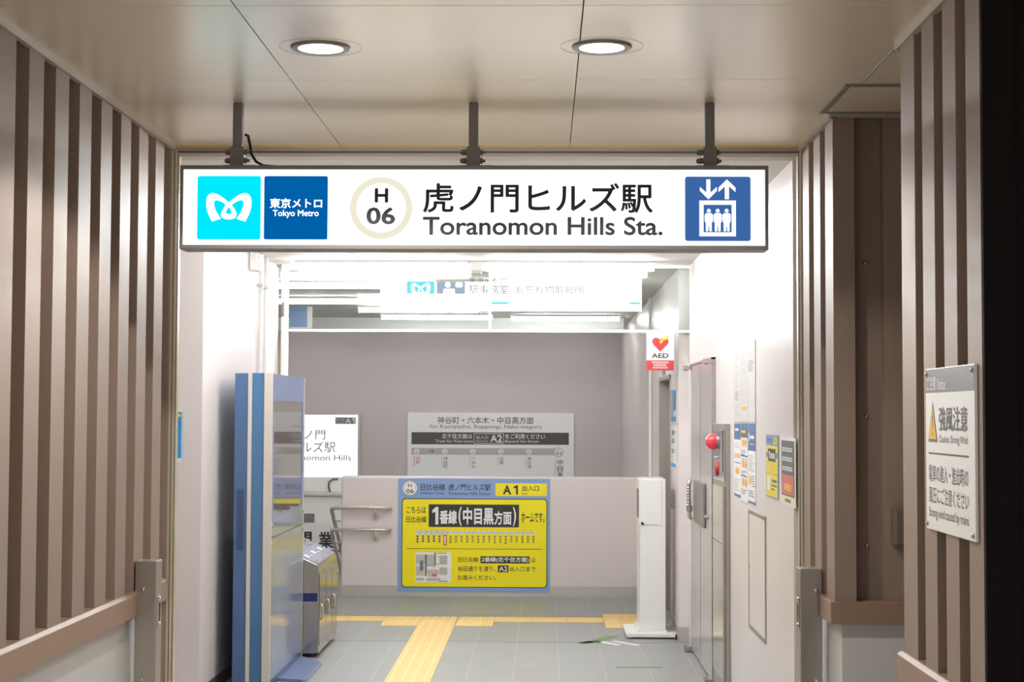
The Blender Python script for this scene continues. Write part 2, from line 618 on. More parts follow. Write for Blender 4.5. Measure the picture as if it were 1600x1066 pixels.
fr.prism(profr, 'y', 4.28, 5.25, M_FLASH)
fr.build('base_flashing', root, bevel=0.002)
MB().box(XR + 0.001, XR + 0.085, 4.262, 4.28, 0, ZC, M_DARKBROWN).build('end_post', root)

root = struct(empty('wall_alcove', (XR + 0.5, 6.5, 0)), 'brown ribbed wall turning into the shaded side alcove on the right', 'wall')
# plan: along the corridor from the frame to the corner, then along the alcove's back
pl = []
for a, c in [(7.217, 7.051), (6.926, 6.765)]:
    pl += [(XR + 0.07, a), (XR, a), (XR, c), (XR + 0.07, c)]
pl += [(XR + 0.07, 6.642), (XR, 6.642), (XR, 6.465), (1.228, 6.465), (1.228, 6.535), (1.345, 6.535), (1.345, 6.465), (1.50, 6.465), (1.50, 6.535),
       (1.62, 6.535), (1.62, 6.465), (1.78, 6.465), (1.78, 6.535), (2.2, 6.535), (2.2, 6.6), (XR + 0.085, 6.6), (XR + 0.085, YF - 0.004), (XR + 0.012, YF - 0.004), (XR + 0.012, YF - 0.03), (XR + 0.07, YF - 0.03)]
MB().prism(pl, 'z', 1.0, ZC - 0.002, M_BROWN).build('cladding', root)
MB().box(XR + 0.088, 2.3, 6.605, YF - 0.02, 0, ZC, M_DARKBROWN).build('wall_core', root)
cz = MB()
cz.box(XR + 0.03, 2.28, 6.48, 6.60, 0, 0.94, M_CONC)
cz.box(XR + 0.03, XR + 0.08, 6.60, YF - 0.03, 0, 0.94, M_CONC)
cz.build('plinth', root)
ff = MB()
ff.box(XR - 0.02, 2.3, 6.445, 6.62, 0.935, 1.022, M_FLASH)
ff.box(XR - 0.016, XR + 0.07, 6.626, 6.72, 0.93, 1.022, M_FLASH)
ff.build('base_flashing', root, bevel=0.003)
for zz in (2.36, 1.75, 1.235):
    sc = MB()
    sc.lathe((1.282, 6.535, zz), [(0.0, -0.012), (0.008, -0.01), (0.009, 0.0)], M_CHROME, 'y', 12)
    sc.build('screw', root, smooth=True)
b = MB().box(2.3, 2.4, 5.0, 6.7, 0, ZC, M_BROWN)
struct(b.build('wall_alcove_end'), 'plain brown wall closing the side alcove', 'wall')
# dark outside to the right of the end post
root = struct(empty('wall_outside', (1.6, 4.5, 0)), 'dark barred facade at the extreme right beyond the entrance wall', 'wall')
MB().box(1.247, 2.6, 4.47, 4.5, 0, 3.2, M_NIGHT).build('facade_panel', root)
br = MB()
for zz in (2.78, 2.48, 1.83, 1.2, 0.6):
    br.box(1.262, 2.6, 4.45, 4.469, zz - 0.02, zz + 0.02, M_BLACK)
br.build('facade_bars', root)
MB().box(1.246, 1.258, 4.44, 4.469, 0, 3.2, M_STEEL_DARK).build('facade_edge', root)

# shutter frame
root = struct(empty('trim_shutter_frame', (0, YF, 0)), 'polished steel shutter guide frame around the hall opening', 'trim')
h = MB()
h.box(XL, XR + 0.02, YF - 0.012, YF + 0.006, 2.941, ZC, M_BRASS)
h.box(XL, XR + 0.02, YF, YF + 0.012, 2.928, 2.941, M_STEEL)
h.box(XL, XR + 0.02, YF + 0.004, YF + 0.09, 2.921, 2.928, M_STEEL_DARK)
h.box(XL, XR + 0.02, YF + 0.012, YF + 0.12, 2.905, 2.921, M_BOARD)
h.build('head_rail', root)
for x0, s in ((-1.672, 1), (1.158, -1)):
    gq = MB()
    gq.box(x0, x0 + s * 0.011, YF - 0.02, YF + 0.04, 0, 2.93, M_GOLD)
    gq.box(x0 + s * 0.011, x0 + s * 0.014, YF + 0.0, YF + 0.04, 0, 2.93, M_STEEL_DARK)
    gq.box(x0 + s * 0.014, x0 + s * 0.023, YF - 0.012, YF + 0.04, 0, 2.93, M_GOLD)
    gq.box(x0 + s * 0.023, x0 + s * 0.026, YF + 0.01, YF + 0.04, 0, 2.93, M_STEEL_DARK)
    gq.box(x0 + s * 0.026, x0 + s * 0.030, YF + 0.005, YF + 0.04, 0, 2.93, M_GOLD)
    gq.build('guide_rail', root)

# hall shell
b = MB()
b.box(-3.4, WR + 0.3, YF + 0.12, YT + 0.05, ZI, ZI + 0.1, M_CEILIN)
struct(b.build('ceiling_hall'), 'white board ceiling of the front station hall', 'ceiling')
b = MB()
b.box(-5.2, WR + 0.3, YT + 0.05, YFAR + 0.3, ZI - 0.015, ZI + 0.1, M_CEILIN)
struct(b.build('ceiling_back'), 'white ceiling of the back hall beyond the glass transom', 'ceiling')
b = MB().box(-5.2, 0.94, 19.3, 19.6, 2.73, ZI - 0.014, M_CEILIN)
struct(b.build('trim_ceiling_beam'), 'shallow ceiling beam near the far grey wall', 'trim')
b = MB()
b.box(WR, WR + 0.15, YF + 0.1, 12.7, 0, ZI, M_WALL)
struct(b.build('wall_hall_right'), 'pinkish white right hall wall with posters, cabinet and fire door', 'wall')
b = MB()
b.box(WR2, WR + 0.15, 12.7, 13.5, 0, ZI, M_WALL)
b.box(WR2, WR + 0.15, 13.5, 14.77, 2.075, ZI, M_WALL)
b.box(WR2, WR + 0.15, 14.77, YFAR, 0, ZI, M_WALL)
struct(b.build('wall_back_right'), 'right wall of the back hall with a narrow door opening', 'wall')
t = MB()
t.box(WR2 - 0.006, WR2, 12.694, 13.5, 0, 0.115, M_BASE)
t.box(WR2 - 0.006, WR - 0.002, 12.69, 12.699, 0, 0.115, M_BASE)
t.box(WR2 - 0.006, WR2, 14.77, 15.78, 0, 0.115, M_BASE)
struct(t.build('baseboard_right'), 'steel baseboard along the right pier', 'baseboard')
root = struct(empty('door_2', (WR2 + 0.1, 14.1, 0)), 'recessed khaki door in the right wall behind the white cabinet stand', 'door')
MB().box(WR2 + 0.09, WR2 + 0.13, 13.5, 14.77, 0, 2.075, M_KHAKI).build('door_leaf', root)
t = MB()
t.box(WR2 - 0.008, WR2 + 0.1, 13.5, 13.535, 0, 2.085, M_STEEL)
t.box(WR2 - 0.008, WR2 + 0.1, 14.735, 14.77, 0, 2.085, M_STEEL)
t.box(WR2 - 0.008, WR2 + 0.1, 13.5, 14.77, 2.05, 2.085, M_STEEL)
t.build('door_frame', root)
MB().box(WR2 - 0.03, WR2 - 0.001, 13.18, 13.24, 1.0, 1.15, M_STEEL).build('wall_stop', root)
MB().cyl((WR2 - 0.02, 15.78, 1.13), (WR2 - 0.02, 15.78, 2.88), 0.016, M_WHITE).build('corner_rod', root)
b = MB()
b.box(-3.4, WL, 9.9, 10.05, 0, ZI, M_WALL)
b.box(WL - 0.15, WL, 10.05, 12.7, 0, ZI, M_WALL)
struct(b.build('wall_hall_left'), 'white left hall wall whose end faces the entrance behind the blue kiosk', 'wall')
b = MB().box(-3.5, -3.4, YF, 10.0, 0, ZI, M_WALL)
struct(b.build('wall_hall_side'), 'white side wall hidden behind the left shutter rail', 'wall')
b = MB()
b.box(-3.5, XL - 0.01, YF + 0.1, YF + 0.16, 0, ZC, M_WALL)
b.box(XR + 0.02, 2.3, YF + 0.1, YF + 0.16, 0, ZC, M_WALL)
struct(b.build('wall_hall_front'), 'inner face of the entrance front beside the shutter rails', 'wall')
t = MB().box(WL, WL + 0.008, 10.05, 12.55, 0, 0.085, M_STEEL_DARK)
struct(t.build('baseboard_left'), 'dark baseboard behind the blue kiosk', 'baseboard')
b = MB().box(-5.2, WR + 0.15, YFAR, YFAR + 0.2, 0, ZI, M_WALL_FAR)
struct(b.build('wall_far'), 'pinkish grey far wall carrying the line map sign', 'wall')
b = MB().box(-5.3, -5.2, YT, YFAR, 0, ZI, M_WALL_FAR)
struct(b.build('wall_back_left'), 'grey left wall of the back hall', 'wall')
b = MB().box(-5.2, WL - 0.15, YT, YT + 0.1, 0, ZI, M_WALL)
struct(b.build('wall_back_return'), 'return wall behind the left hall wall', 'wall')

root = struct(empty('wall_low', (-0.4, YLOW, 0)), 'waist high pinkish white barrier wall across the hall', 'wall')
MB().box(-1.957, 1.044, YLOW, YLOW + 0.16, 0.0, 1.148, M_WALL_LOW).build('barrier', root, bevel=0.02)
MB().box(-1.95, 1.044, YLOW - 0.006, YLOW + 0.001, 0.0, 0.1, M_BASE).build('steel_base', root)

# glass transom
root = struct(empty('window_1', (-0.4, YT, 2.4)), 'glass smoke transom with a thin white bottom rail across the hall', 'window')
t = MB()
t.box(-1.99, WR, YT - 0.015, YT + 0.015, 2.385, 2.405, M_WHITE)
t.box(-0.428, -0.410, YT - 0.012, YT + 0.012, 2.405, ZI - 0.02, M_WHITE)
t.box(-1.99, WR, YT - 0.015, YT + 0.015, ZI - 0.022, ZI, M_WHITE)
t.build('window_frame', root)
for a, c in ((-1.985, -0.43), (-0.408, WR - 0.002)):
    MB().box(a, c, YT - 0.003, YT + 0.003, 2.406, ZI - 0.023, G_GLASS).build('pane', root)
root = struct(empty('trim_transom_post', (-2.02, YT, 0)), 'tall white and beige post at the left end of the glass transom', 'trim')
MB().box(-2.035, -2.012, YT - 0.03, YT + 0.03, 0, ZI, M_KTRIM).build('post_back', root)
MB().box(-2.012, -1.985, YT - 0.02, YT + 0.02, 0, ZI, M_WHITE).build('post_front', root)
MB().box(-2.034, -2.014, YT - 0.036, YT - 0.03, 2.5, 2.61, M_STEEL_DARK).build('latch', root)

# ================================================================== LAMPS
def downlight(x, y, label, watts):
    r = tag(empty('downlight', (x, y, ZC)), label, 'ceiling light', 'round downlights in the entrance ceiling')
    MB().lathe((x, y, ZC), [(0.074, -0.006), (0.094, -0.008), (0.098, -0.004), (0.098, 0.0)], M_FRAME, n=40).build('trim_ring', r, smooth=True)
    MB().lathe((x, y, ZC), [(0.1345, 0.0), (0.1345, -0.0006), (0.1352, -0.0006), (0.1352, 0.0)], M_STEEL_DARK, n=48).build('plate_edge', r)
    MB().lathe((x, y, ZC), [(0.076, -0.006), (0.072, -0.004), (0.05, -0.0015), (0.0, -0.001)], L_DOWN, n=40).build('lens', r, smooth=True)
    ld = bpy.data.lights.new('downlight_beam', 'SPOT')
    ld.energy = watts
    ld.spot_size = math.radians(138)
    ld.spot_blend = 0.18
    ld.shadow_soft_size = 0.05
    ld.color = (1.0, 0.96, 0.91)
    lo = bpy.data.objects.new('beam', ld)
    lo.location = (0, 0, -0.03)
    lo.parent = r
    col.objects.link(lo)
    return r


downlight(-0.735, 5.285, 'round recessed downlight left of the middle sign hanger', SPOT_W)
downlight(0.185, 5.275, 'round recessed downlight on the ceiling joint, right of the middle hanger', SPOT_W * 0.5)


def batten(x0, x1, y, z, label, back=False, group='white tube battens on the hall ceiling', n=1):
    r = tag(empty('tube_light', ((x0 + x1) / 2, y, z)), label, 'ceiling light', group)
    top = (ZI - 0.015 if y > YT else ZI) - 0.001
    MB().box(x0 - 0.02, x1 + 0.02, y - 0.075, y + 0.075, z + 0.027, top, M_WHITE).build('housing', r, bevel=0.003)
    for xe in (x0 - 0.02, x1 + 0.005):
        MB().box(xe, xe + 0.015, y - 0.018, y + 0.018, z - 0.026, z + 0.028, M_WHITE).build('socket', r)
    MB().cyl((x0 - 0.004, y, z), (x1 + 0.004, y, z), 0.019 if back else 0.025, L_TUBE2 if back else L_TUBE, 14).build('tube', r, smooth=False)
    return r


ZT = ZI - 0.047
G1 = 'tube battens in the front hall ceiling'
batten(-1.75, -0.55, 8.9, ZT, 'tube batten hidden above the hanging sign, first row, left', group=G1)
batten(-0.35, 0.85, 8.9, ZT, 'tube batten hidden above the hanging sign, first row, right', group=G1)
batten(-1.75, -0.55, 9.9, ZT, 'tube batten behind the hanging sign, second row, left', group=G1)
batten(-0.35, 0.85, 9.9, ZT, 'tube batten behind the hanging sign, second row, right', group=G1)
batten(-1.86, -0.585, 12.3, ZT, 'tube batten just before the glass transom, left of the small white ceiling box', group=G1)
batten(-0.435, 0.81, 12.3, ZT, 'tube batten just before the glass transom, right of the small white ceiling box', group=G1)
ZB = ZI - 0.015 - 0.047
G2 = 'tube battens behind the glass transom'
batten(-2.1, -0.9, 13.05, ZB, 'tube batten close behind the transom glass, upper left', True, G2)
batten(-0.4, 0.80, 13.75, ZB, 'tube batten above the lit office sign behind the glass', True, G2)
batten(-2.3, -0.95, 13.95, ZB, 'tube batten left of the lit office sign, upper one', True, G2)
batten(-2.6, -1.25, 15.9, ZB, 'tube batten left of the lit office sign, lower one', True, G2)
batten(-1.95, -0.7, 17.2, ZB, 'tube batten level with the lower left corner of the lit office sign', True, G2)
batten(-1.84, -0.6, 18.5, ZB, 'tube batten below the lit office sign, left of the transom mullion', True, G2)
batten(-0.37, 0.853, 18.7, ZB, 'tube batten below the lit office sign, right of the transom mullion', True, G2)
for x_, w_ in ((-3.4, 'left'), (-1.6, 'middle'), (0.2, 'right')):  # unseen battens added behind the beam to brighten the far wall
    batten(x_ - 0.6, x_ + 0.6, 20.7, ZB, 'added unseen tube batten behind the ceiling beam to light the far wall, %s one' % w_, True, G2)
batten(-4.6, -3.4, 17.0, ZB, 'tube batten far left in the back hall, out of the glass view', True, G2)
r = tag(empty('ceiling_box', (-0.51, 12.3, ZI)), 'small white ceiling box between two tubes before the transom', 'box')
MB().box(-0.56, -0.46, 12.25, 12.35, ZI - 0.075, ZI - 0.001, M_WHITE).build('body', r, bevel=0.006)
MB().box(-0.545, -0.475, 12.256, 12.344, ZI - 0.095, ZI - 0.075, M_SPEAKER).build('cover', r, bevel=0.004)

# ceiling hatch in the alcove
r = tag(empty('access_hatch', (1.6, 6.15, ZC)), 'framed grey access hatch in the alcove ceiling', 'hatch')
t = MB()
for q in ((1.085, 2.1, 5.88, 5.905), (1.085, 2.1, 6.405, 6.43), (1.085, 1.108, 5.905, 6.405), (2.077, 2.1, 5.905, 6.405)):
    t.box(q[0], q[1], q[2], q[3], ZC - 0.007, ZC + 0.0, M_FRAME)
t.build('frame', r, bevel=0.001)
MB().box(1.112, 2.073, 5.909, 6.401, ZC - 0.004, ZC, M_CEIL).build('hatch_panel', r)

# ================================================================== MAIN SIGN
SF = 6.19                       # front plane of the sign
sx0, sx1, sz0, sz1 = -1.397, 0.851, 2.378, 2.700
r = tag(empty('station_sign', (-0.27, 6.25, 2.54)), 'long lit white hanging station sign with black Japanese and English lettering', 'sign')
fb = MB()
t_ = 0.016
for q in ((sx0, sx1, sz1 - t_, sz1), (sx0, sx1, sz0, sz0 + t_), (sx0, sx0 + 0.013, sz0 + t_, sz1 - t_), (sx1 - 0.013, sx1, sz0 + t_, sz1 - t_)):
    fb.box(q[0], q[1], SF, SF + 0.13, q[2], q[3], M_FRAME)
fb.build('housing', r, bevel=0.002)
MB().box(sx0 + 0.013, sx1 - 0.013, SF + 0.01, SF + 0.12, sz0 + t_, sz1 - t_, L_SIGN).build('light_panel', r)
U = 0.002446                     # one design unit on this sign
def sign_flat(mb, lay=0.0006):
    # design origin: outer top left corner of the frame = (282, 258.5)
    return Flat(mb, (sx0 - 282 * U, SF + 0.0095, sz1 + 258.5 * U), FRONT, U, lay=lay)

mb = MB(); F_ = sign_flat(mb)
F_.rrect(309, 275, 409, 375, 3.5, L_CYAN, 1)
K = 8.883
half = [(290, 728), (222, 580), (206, 450), (224, 372), (278, 330), (360, 345), (450, 402), (522, 459)]
lg = [(300 + x / K, 265 + y / K) for x, y in half]
mir = lambda x: 2 * 522 - x
outer_r = [(300 + mir(x) / K, 265 + y / K) for x, y in half[::-1][1:]]
inner = [(632, 688), (700, 580), (729, 478), (714, 434), (688, 428), (620, 452), (562, 492), (612, 572), (631, 632), (600, 682), (522, 697)]
in_r = [(300 + x / K, 265 + y / K) for x, y in inner]
in_l = [(300 + mir(x) / K, 265 + y / K) for x, y in inner[::-1][1:]]


def cat(pts, n=5):
    out = [pts[0]]
    for i in range(len(pts) - 1):
        p0 = pts[max(i - 1, 0)]; p1 = pts[i]; p2 = pts[i + 1]; p3 = pts[min(i + 2, len(pts) - 1)]
        for j in range(1, n + 1):
            t = j / n
            out.append(tuple(0.5 * ((2 * p1[k]) + (-p0[k] + p2[k]) * t + (2 * p0[k] - 5 * p1[k] + 4 * p2[k] - p3[k]) * t * t
                                    + (-p0[k] + 3 * p1[k] - 3 * p2[k] + p3[k]) * t ** 3) for k in (0, 1)))
    return out


def quads_between(F, A, B, material, k):
    n = min(len(A), len(B))
    for i in range(n - 1):
        F.poly([A[i], A[i + 1], B[i + 1], B[i]], material, k)


def resample(pts, n):
    L = [0]
    for a, c in zip(pts, pts[1:]):
        L.append(L[-1] + math.hypot(c[0] - a[0], c[1] - a[1]))
    out = []
    j = 0
    for i in range(n):
        s = L[-1] * i / (n - 1)
        while j < len(L) - 2 and L[j + 1] < s:
            j += 1
        f = (s - L[j]) / max(1e-9, L[j + 1] - L[j])
        out.append((pts[j][0] + (pts[j + 1][0] - pts[j][0]) * f, pts[j][1] + (pts[j + 1][1] - pts[j][1]) * f))
    return out


# left wing ribbon, right wing ribbon (outer edge against inner edge), then the drop shaped loop
NN = 26
oL = resample(cat(lg), NN)
iL = resample(cat(in_l[-7:][::-1]), NN)
def mirror_pts(P):
    c = 300 + 522 / K
    return [(2 * c - x, y) for x, y in P]
quads_between(F_, oL, iL, L_SIGN, 2)
quads_between(F_, mirror_pts(oL), mirror_pts(iL), L_SIGN, 2)
loop_o = [(522, 455), (562, 492), (612, 572), (631, 632), (600, 682), (522, 697)]
loop_i = [(522, 522), (536, 540), (556, 575), (562, 600), (548, 620), (522, 623)]
lo = resample(cat([(300 + x / K, 265 + y / K) for x, y in loop_o]), 20)
li = resample(cat([(300 + x / K, 265 + y / K) for x, y in loop_i]), 20)
quads_between(F_, lo, li, L_SIGN, 2)
quads_between(F_, mirror_pts(lo), mirror_pts(li), L_SIGN, 2)
mb.build('logo_panel', r)

mb = MB(); F_ = sign_flat(mb)
F_.rrect(414, 275, 514, 375, 3, L_NAVY, 1)
F_.text('東京メトロ', 423.3, 310, 505.2, 325.7, L_SIGN, 2, 0.018)
F_.text('Tokyo Metro', 428, 328.5, 500, 341.2, L_SIGN, 2, 0.012)
mb.build('name_panel', r)

mb = MB(); F_ = sign_flat(mb)
F_.ring(597.7, 325, 49, 38.5, L_RING, 1)
F_.text('H', 587.4, 294, 608.8, 316.9, M_INK, 2, 0.035)
F_.text('06', 574.6, 324, 620, 351.2, M_INK, 2, 0.03)
mb.build('line_badge', r)

mb = MB(); F_ = sign_flat(mb)
F_.text('虎ノ門ヒルズ駅', 663, 285.5, 1022, 332.7, M_INK, 2, 0.018, 6)
F_.text('Toranomon Hills Sta.', 663, 338.5, 1037, 367.6, M_INK, 2, 0.02, 6)
mb.build('lettering', r)

mb = MB(); F_ = sign_flat(mb)
E1 = 8.88
def eq(x, y):
    return (1060 + x / E1, 265 + y / E1)
F_.rrect(1071.6, 275.3, 1173.8, 376.3, 4, L_BLUE, 1)
F_.poly([eq(*q) for q in [(400, 133), (454, 133), (454, 318), (543, 238), (543, 290), (428, 408), (311, 290), (311, 238), (400, 318)]], L_SIGN, 2)
F_.poly([eq(*q) for q in [(655, 405), (655, 225), (568, 305), (568, 247), (682, 133), (800, 247), (800, 305), (710, 225), (710, 405)]], L_SIGN, 2)
for q in ((303, 427, 805, 483), (303, 866, 805, 920), (303, 483, 359, 866), (748, 483, 805, 866)):
    a = eq(q[0], q[1]); c = eq(q[2], q[3])
    F_.rect(a[0], a[1], c[0], c[1], L_SIGN, 2)
for cx in (432, 555, 678):
    a = eq(cx, 567)
    F_.disc(a[0], a[1], 2.9, L_SIGN, 2, 20)
    body = [(-38, 602), (38, 602), (57, 628), (57, 690), (50, 728), (40, 728), (40, 850), (10, 852), (0, 730), (-10, 852), (-40, 850), (-40, 728), (-50, 728), (-57, 690), (-57, 628)]
    F_.poly([eq(cx + x, y) for x, y in body], L_SIGN, 2)
mb.build('elevator_pictogram', r)

for hx in (-1.187, -0.275, 0.634):
    hb = MB()
    hb.box(hx - 0.018, hx + 0.018, 6.235, 6.275, sz1, ZC - 0.001, M_HANG)
    hg = hb.build('hanger', r, bevel=0.003)
    c = MB()
    c.box(hx - 0.026, hx + 0.026, 6.228, 6.282, sz1 + 0.001, sz1 + 0.078, M_HANG)
    c.box(hx - 0.055, hx + 0.075, 6.222, 6.288, sz1 - 0.001, sz1 + 0.006, M_HANG)
    c.build('clamp', hg, bevel=0.002)
    c = MB()
    for zz in (2.727, 2.760):
        c.cyl((hx - 0.048, 6.255, zz), (hx + 0.046, 6.255, zz), 0.006, M_HANG, 10)
        c.cyl((hx - 0.040, 6.255, zz), (hx - 0.027, 6.255, zz), 0.012, M_HANG, 6)
        c.cyl((hx + 0.027, 6.255, zz), (hx + 0.036, 6.255, zz), 0.012, M_HANG, 6)
        c.lathe((hx - 0.040, 6.255, zz), [(0.011, 0.0), (0.009, -0.008), (0.004, -0.012), (0, -0.013)], M_HANG, 'x', 12)
    c.build('bolt', hg)
cb = MB()
pts = cat([(0, 0), (1, 1)], 2)
path = [(-1.162, 6.262, 2.83), (-1.15, 6.262, 2.826), (-1.142, 6.262, 2.79), (-1.136, 6.262, 2.755), (-1.118, 6.262, 2.725), (-1.09, 6.262, 2.709), (-1.05, 6.262, 2.7065), (-1.03, 6.262, 2.7)]
cb.tube(path, 0.0055, M_BLACK)
cb.build('power_cable', r, smooth=True)

# ================================================================== ENTRANCE FITTINGS
def shutter_post(x0, x1, y0, y1, ztop, side, label):
    r = tag(empty('shutter_post', ((x0 + x1) / 2, (y0 + y1) / 2, 0)), label, 'post', 'steel posts beside the hall opening')
    MB().box(x0, x1, y0, y1, 0, ztop, M_STEEL).build('body', r, bevel=0.003)
    xs_ = x1 if side > 0 else x0
    lp = MB()
    lp.box(xs_, xs_ + side * 0.004, y0 + 0.012, y0 + 0.075, 0.872, 1.002, M_CHROME)
    lo_ = lp.build('latch_plate', r, bevel=0.001)
    q = MB()
    q.box(xs_ + side * 0.004, xs_ + side * 0.0046, y0 + 0.03, y0 + 0.055, 0.9, 0.975, M_BLACK)
    for zz in (0.884, 0.99):
        q.lathe((xs_ + side * 0.004, y0 + 0.043, zz), [(0.011, 0.0), (0.009, side * 0.004), (0.0, side * 0.005)], M_CHROME, 'x', 12)
    q.build('keyhole', lo_)
    for zz in (1.032, 0.668):
        c = MB()
        xc = x0 + 0.38 * (x1 - x0) if side > 0 else x1 - 0.28 * (x1 - x0)
        c.lathe((xc, y0, zz), [(0.0, -0.009), (0.006, -0.008), (0.009, -0.004), (0.009, 0.0)], M_CHROME, 'y', 14)
        c.build('screw', r, smooth=True)
    return r


shutter_post(-1.664, -1.576, 6.655, 6.752, 1.147, 1, 'short brushed steel post at the left shutter rail')
shutter_post(1.052, 1.142, 6.75, 6.86, 1.122, -1, 'short brushed steel post at the right shutter rail')

# notice board on the right wall
r = tag(empty('notice_sign', (XR - 0.01, 4.54, 1.66)), 'white caution board with grey header and yellow warning triangle on brown ribs', 'sign')
ny0, ny1, nz0, nz1 = 4.322, 4.872, 1.419, 1.8885
NX = XR - 0.010
MB().box(NX, XR - 0.001, ny0, ny1, nz0, nz1, M_NOTICE).build('board', r, bevel=0.0015)
mb = MB()
F_ = Flat(mb, (NX - 0.0002, ny1, nz1), RIGHTWALL, ny1 - ny0, nz1 - nz0, lay=0.0006)
F_.rect(0.004, 0.004, 0.996, 0.15, M_NGREY, 1)
F_.text('ご注意', 0.035, 0.05, 0.235, 0.135, M_PAPER, 2, 0.0)
F_.text('Notice', 0.27, 0.065, 0.44, 0.135, M_PAPER, 2, 0.0)
F_.poly([(0.06, 0.455), (0.16, 0.205), (0.26, 0.455)], M_NINK, 1)
F_.poly([(0.078, 0.437), (0.16, 0.232), (0.242, 0.437)], M_AMBER, 2)
F_.poly([(0.152, 0.29), (0.168, 0.29), (0.164, 0.385), (0.156, 0.385)], M_NINK, 3)
F_.disc(0.16, 0.407, 0.008, M_NINK, 3, 12, ry=0.01)
F_.text('強風注意', 0.30, 0.237, 0.87, 0.385, M_NINK, 2, 0.008)
F_.text('Caution, Strong Wind', 0.30, 0.41, 0.87, 0.468, M_NINK, 2)
F_.rect(0.065, 0.52, 0.885, 0.531, M_NINK, 1)
F_.text('電車の進入・進出時の', 0.07, 0.595, 0.875, 0.70, M_NINK, 2)
F_.text('風圧にご注意ください', 0.07, 0.73, 0.885, 0.832, M_NINK, 2)
F_.text('Strong wind caused by trains.', 0.07, 0.86, 0.89, 0.935, M_NINK, 2)
mb.build('lettering', r)
for u, v in ((ny1 - 0.018, nz1 - 0.016), (ny0 + 0.018, nz1 - 0.016), (ny1 - 0.018, nz0 + 0.016), (ny0 + 0.018, nz0 + 0.016)):
    c = MB()
    c.lathe((NX, u, v), [(0.0, -0.007), (0.005, -0.006), (0.007, -0.002), (0.007, 0.0)], M_STEEL, 'x', 12)
    c.build('screw', r, smooth=True)

r = tag(empty('junction_box', (1.4, 6.46, 1.31)), 'small brown grey box on the alcove wall beside the front ribbed pier', 'box')
MB().box(1.362, 1.49, 6.40, 6.4645, 1.242, 1.392, M_JBOX).build('body', r, bevel=0.008)
MB().box(1.37, 1.482, 6.394, 6.40, 1.25, 1.384, M_JBOX).build('cover', r, bevel=0.004)

# ================================================================== KIOSK
KX, KX0 = -1.727, -1.965
ky0, ky1 = 10.345, 11.745
r = tag(empty('information_kiosk', ((KX + KX0) / 2, 11.0, 0)), 'tall blue information totem with display window by the left wall', 'kiosk')
kb = MB()
kb.box(KX0, KX0 + 0.085, ky0, ky1, 0.02, 2.006, M_KBLUE)
kb.box(KX0 + 0.085, KX - 0.005, ky0 + 0.012, ky1, 0.02, 2.004, M_KBLUE)
kb.build('body', r, bevel=0.003)
MB().box(KX0 + 0.084, KX0 + 0.110, ky0 - 0.006, ky0 + 0.03, 0.02, 2.013, M_KTRIM).build('edge_trim', r, bevel=0.003)
MB().box(KX - 0.052, KX + 0.001, ky0 - 0.006, ky0 + 0.03, 0.02, 2.013, M_KTRIM).build('edge_trim', r, bevel=0.006)
MB().box(KX0 + 0.111, KX - 0.053, ky0 + 0.004, ky0 + 0.011, 0.02, 2.008, mat('glossy_blue_strip', S(58, 106, 150), 0.1, coat=0.8)).build('blue_strip', r)
MB().box(KX - 0.004, KX + 0.001, ky1 - 0.02, ky1 + 0.006, 0.02, 2.006, M_KTRIM).build('edge_trim', r, bevel=0.002)
v_ = MB()
for i in range(30):
    zz = 0.885 + i * 0.013
    v_.box(KX0 + 0.02, KX0 + 0.062, ky0 - 0.0025, ky0 + 0.001, zz, zz + 0.0075, mat('vent_slot', S(40, 60, 94), 0.5))
v_.build('vent_grille', r)
fp = MB()
fp.box(KX - 0.0045, KX, ky0 + 0.032, ky1 - 0.021, 1.832, 2.004, M_KBLUE2)
fp.box(KX - 0.0045, KX, ky0 + 0.032, ky0 + 0.085, 1.1, 1.832, M_KBLUE2)
fp.box(KX - 0.0045, KX, ky1 - 0.085, ky1 - 0.021, 1.1, 1.832, M_KBLUE2)
fp.build('front_frame', r)
MB().box(KX - 0.012, KX - 0.004, ky0 + 0.085, ky1 - 0.085, 1.1, 1.832, M_SCREEN).build('display', r)
MB().box(KX - 0.0045, KX, ky0 + 0.032, ky1 - 0.021, 0.965, 1.098, M_KGLOSS).build('middle_panel', r, bevel=0.001)
lp = MB().box(KX - 0.0045, KX, ky0 + 0.032, ky1 - 0.021, 0.06, 0.955, M_KGLOSS).build('lower_panel', r, bevel=0.001)
for yy, zz in ((ky0 + 0.045, 1.04), (ky1 - 0.06, 1.055), (ky0 + 0.045, 0.925), (ky1 - 0.06, 0.925)):
    MB().cyl((KX, yy, zz), (KX + 0.008, yy, zz), 0.014, M_CHROME, 14).build('lock', r)
pb = [(KX - 0.02, 10.75), (KX + 0.16, 10.70), (KX + 0.185, 10.74), (KX + 0.185, 11.42), (KX + 0.165, 11.47), (KX - 0.02, 11.77)]
MB().prism(pb, 'z', 0.0, 0.02, M_KBLUE2).build('foot_plate', r, bevel=0.004)
MB().box(KX0, KX - 0.01, ky0 + 0.02, ky1 - 0.01, 0.0, 0.019, M_STEEL_DARK).build('base', r)

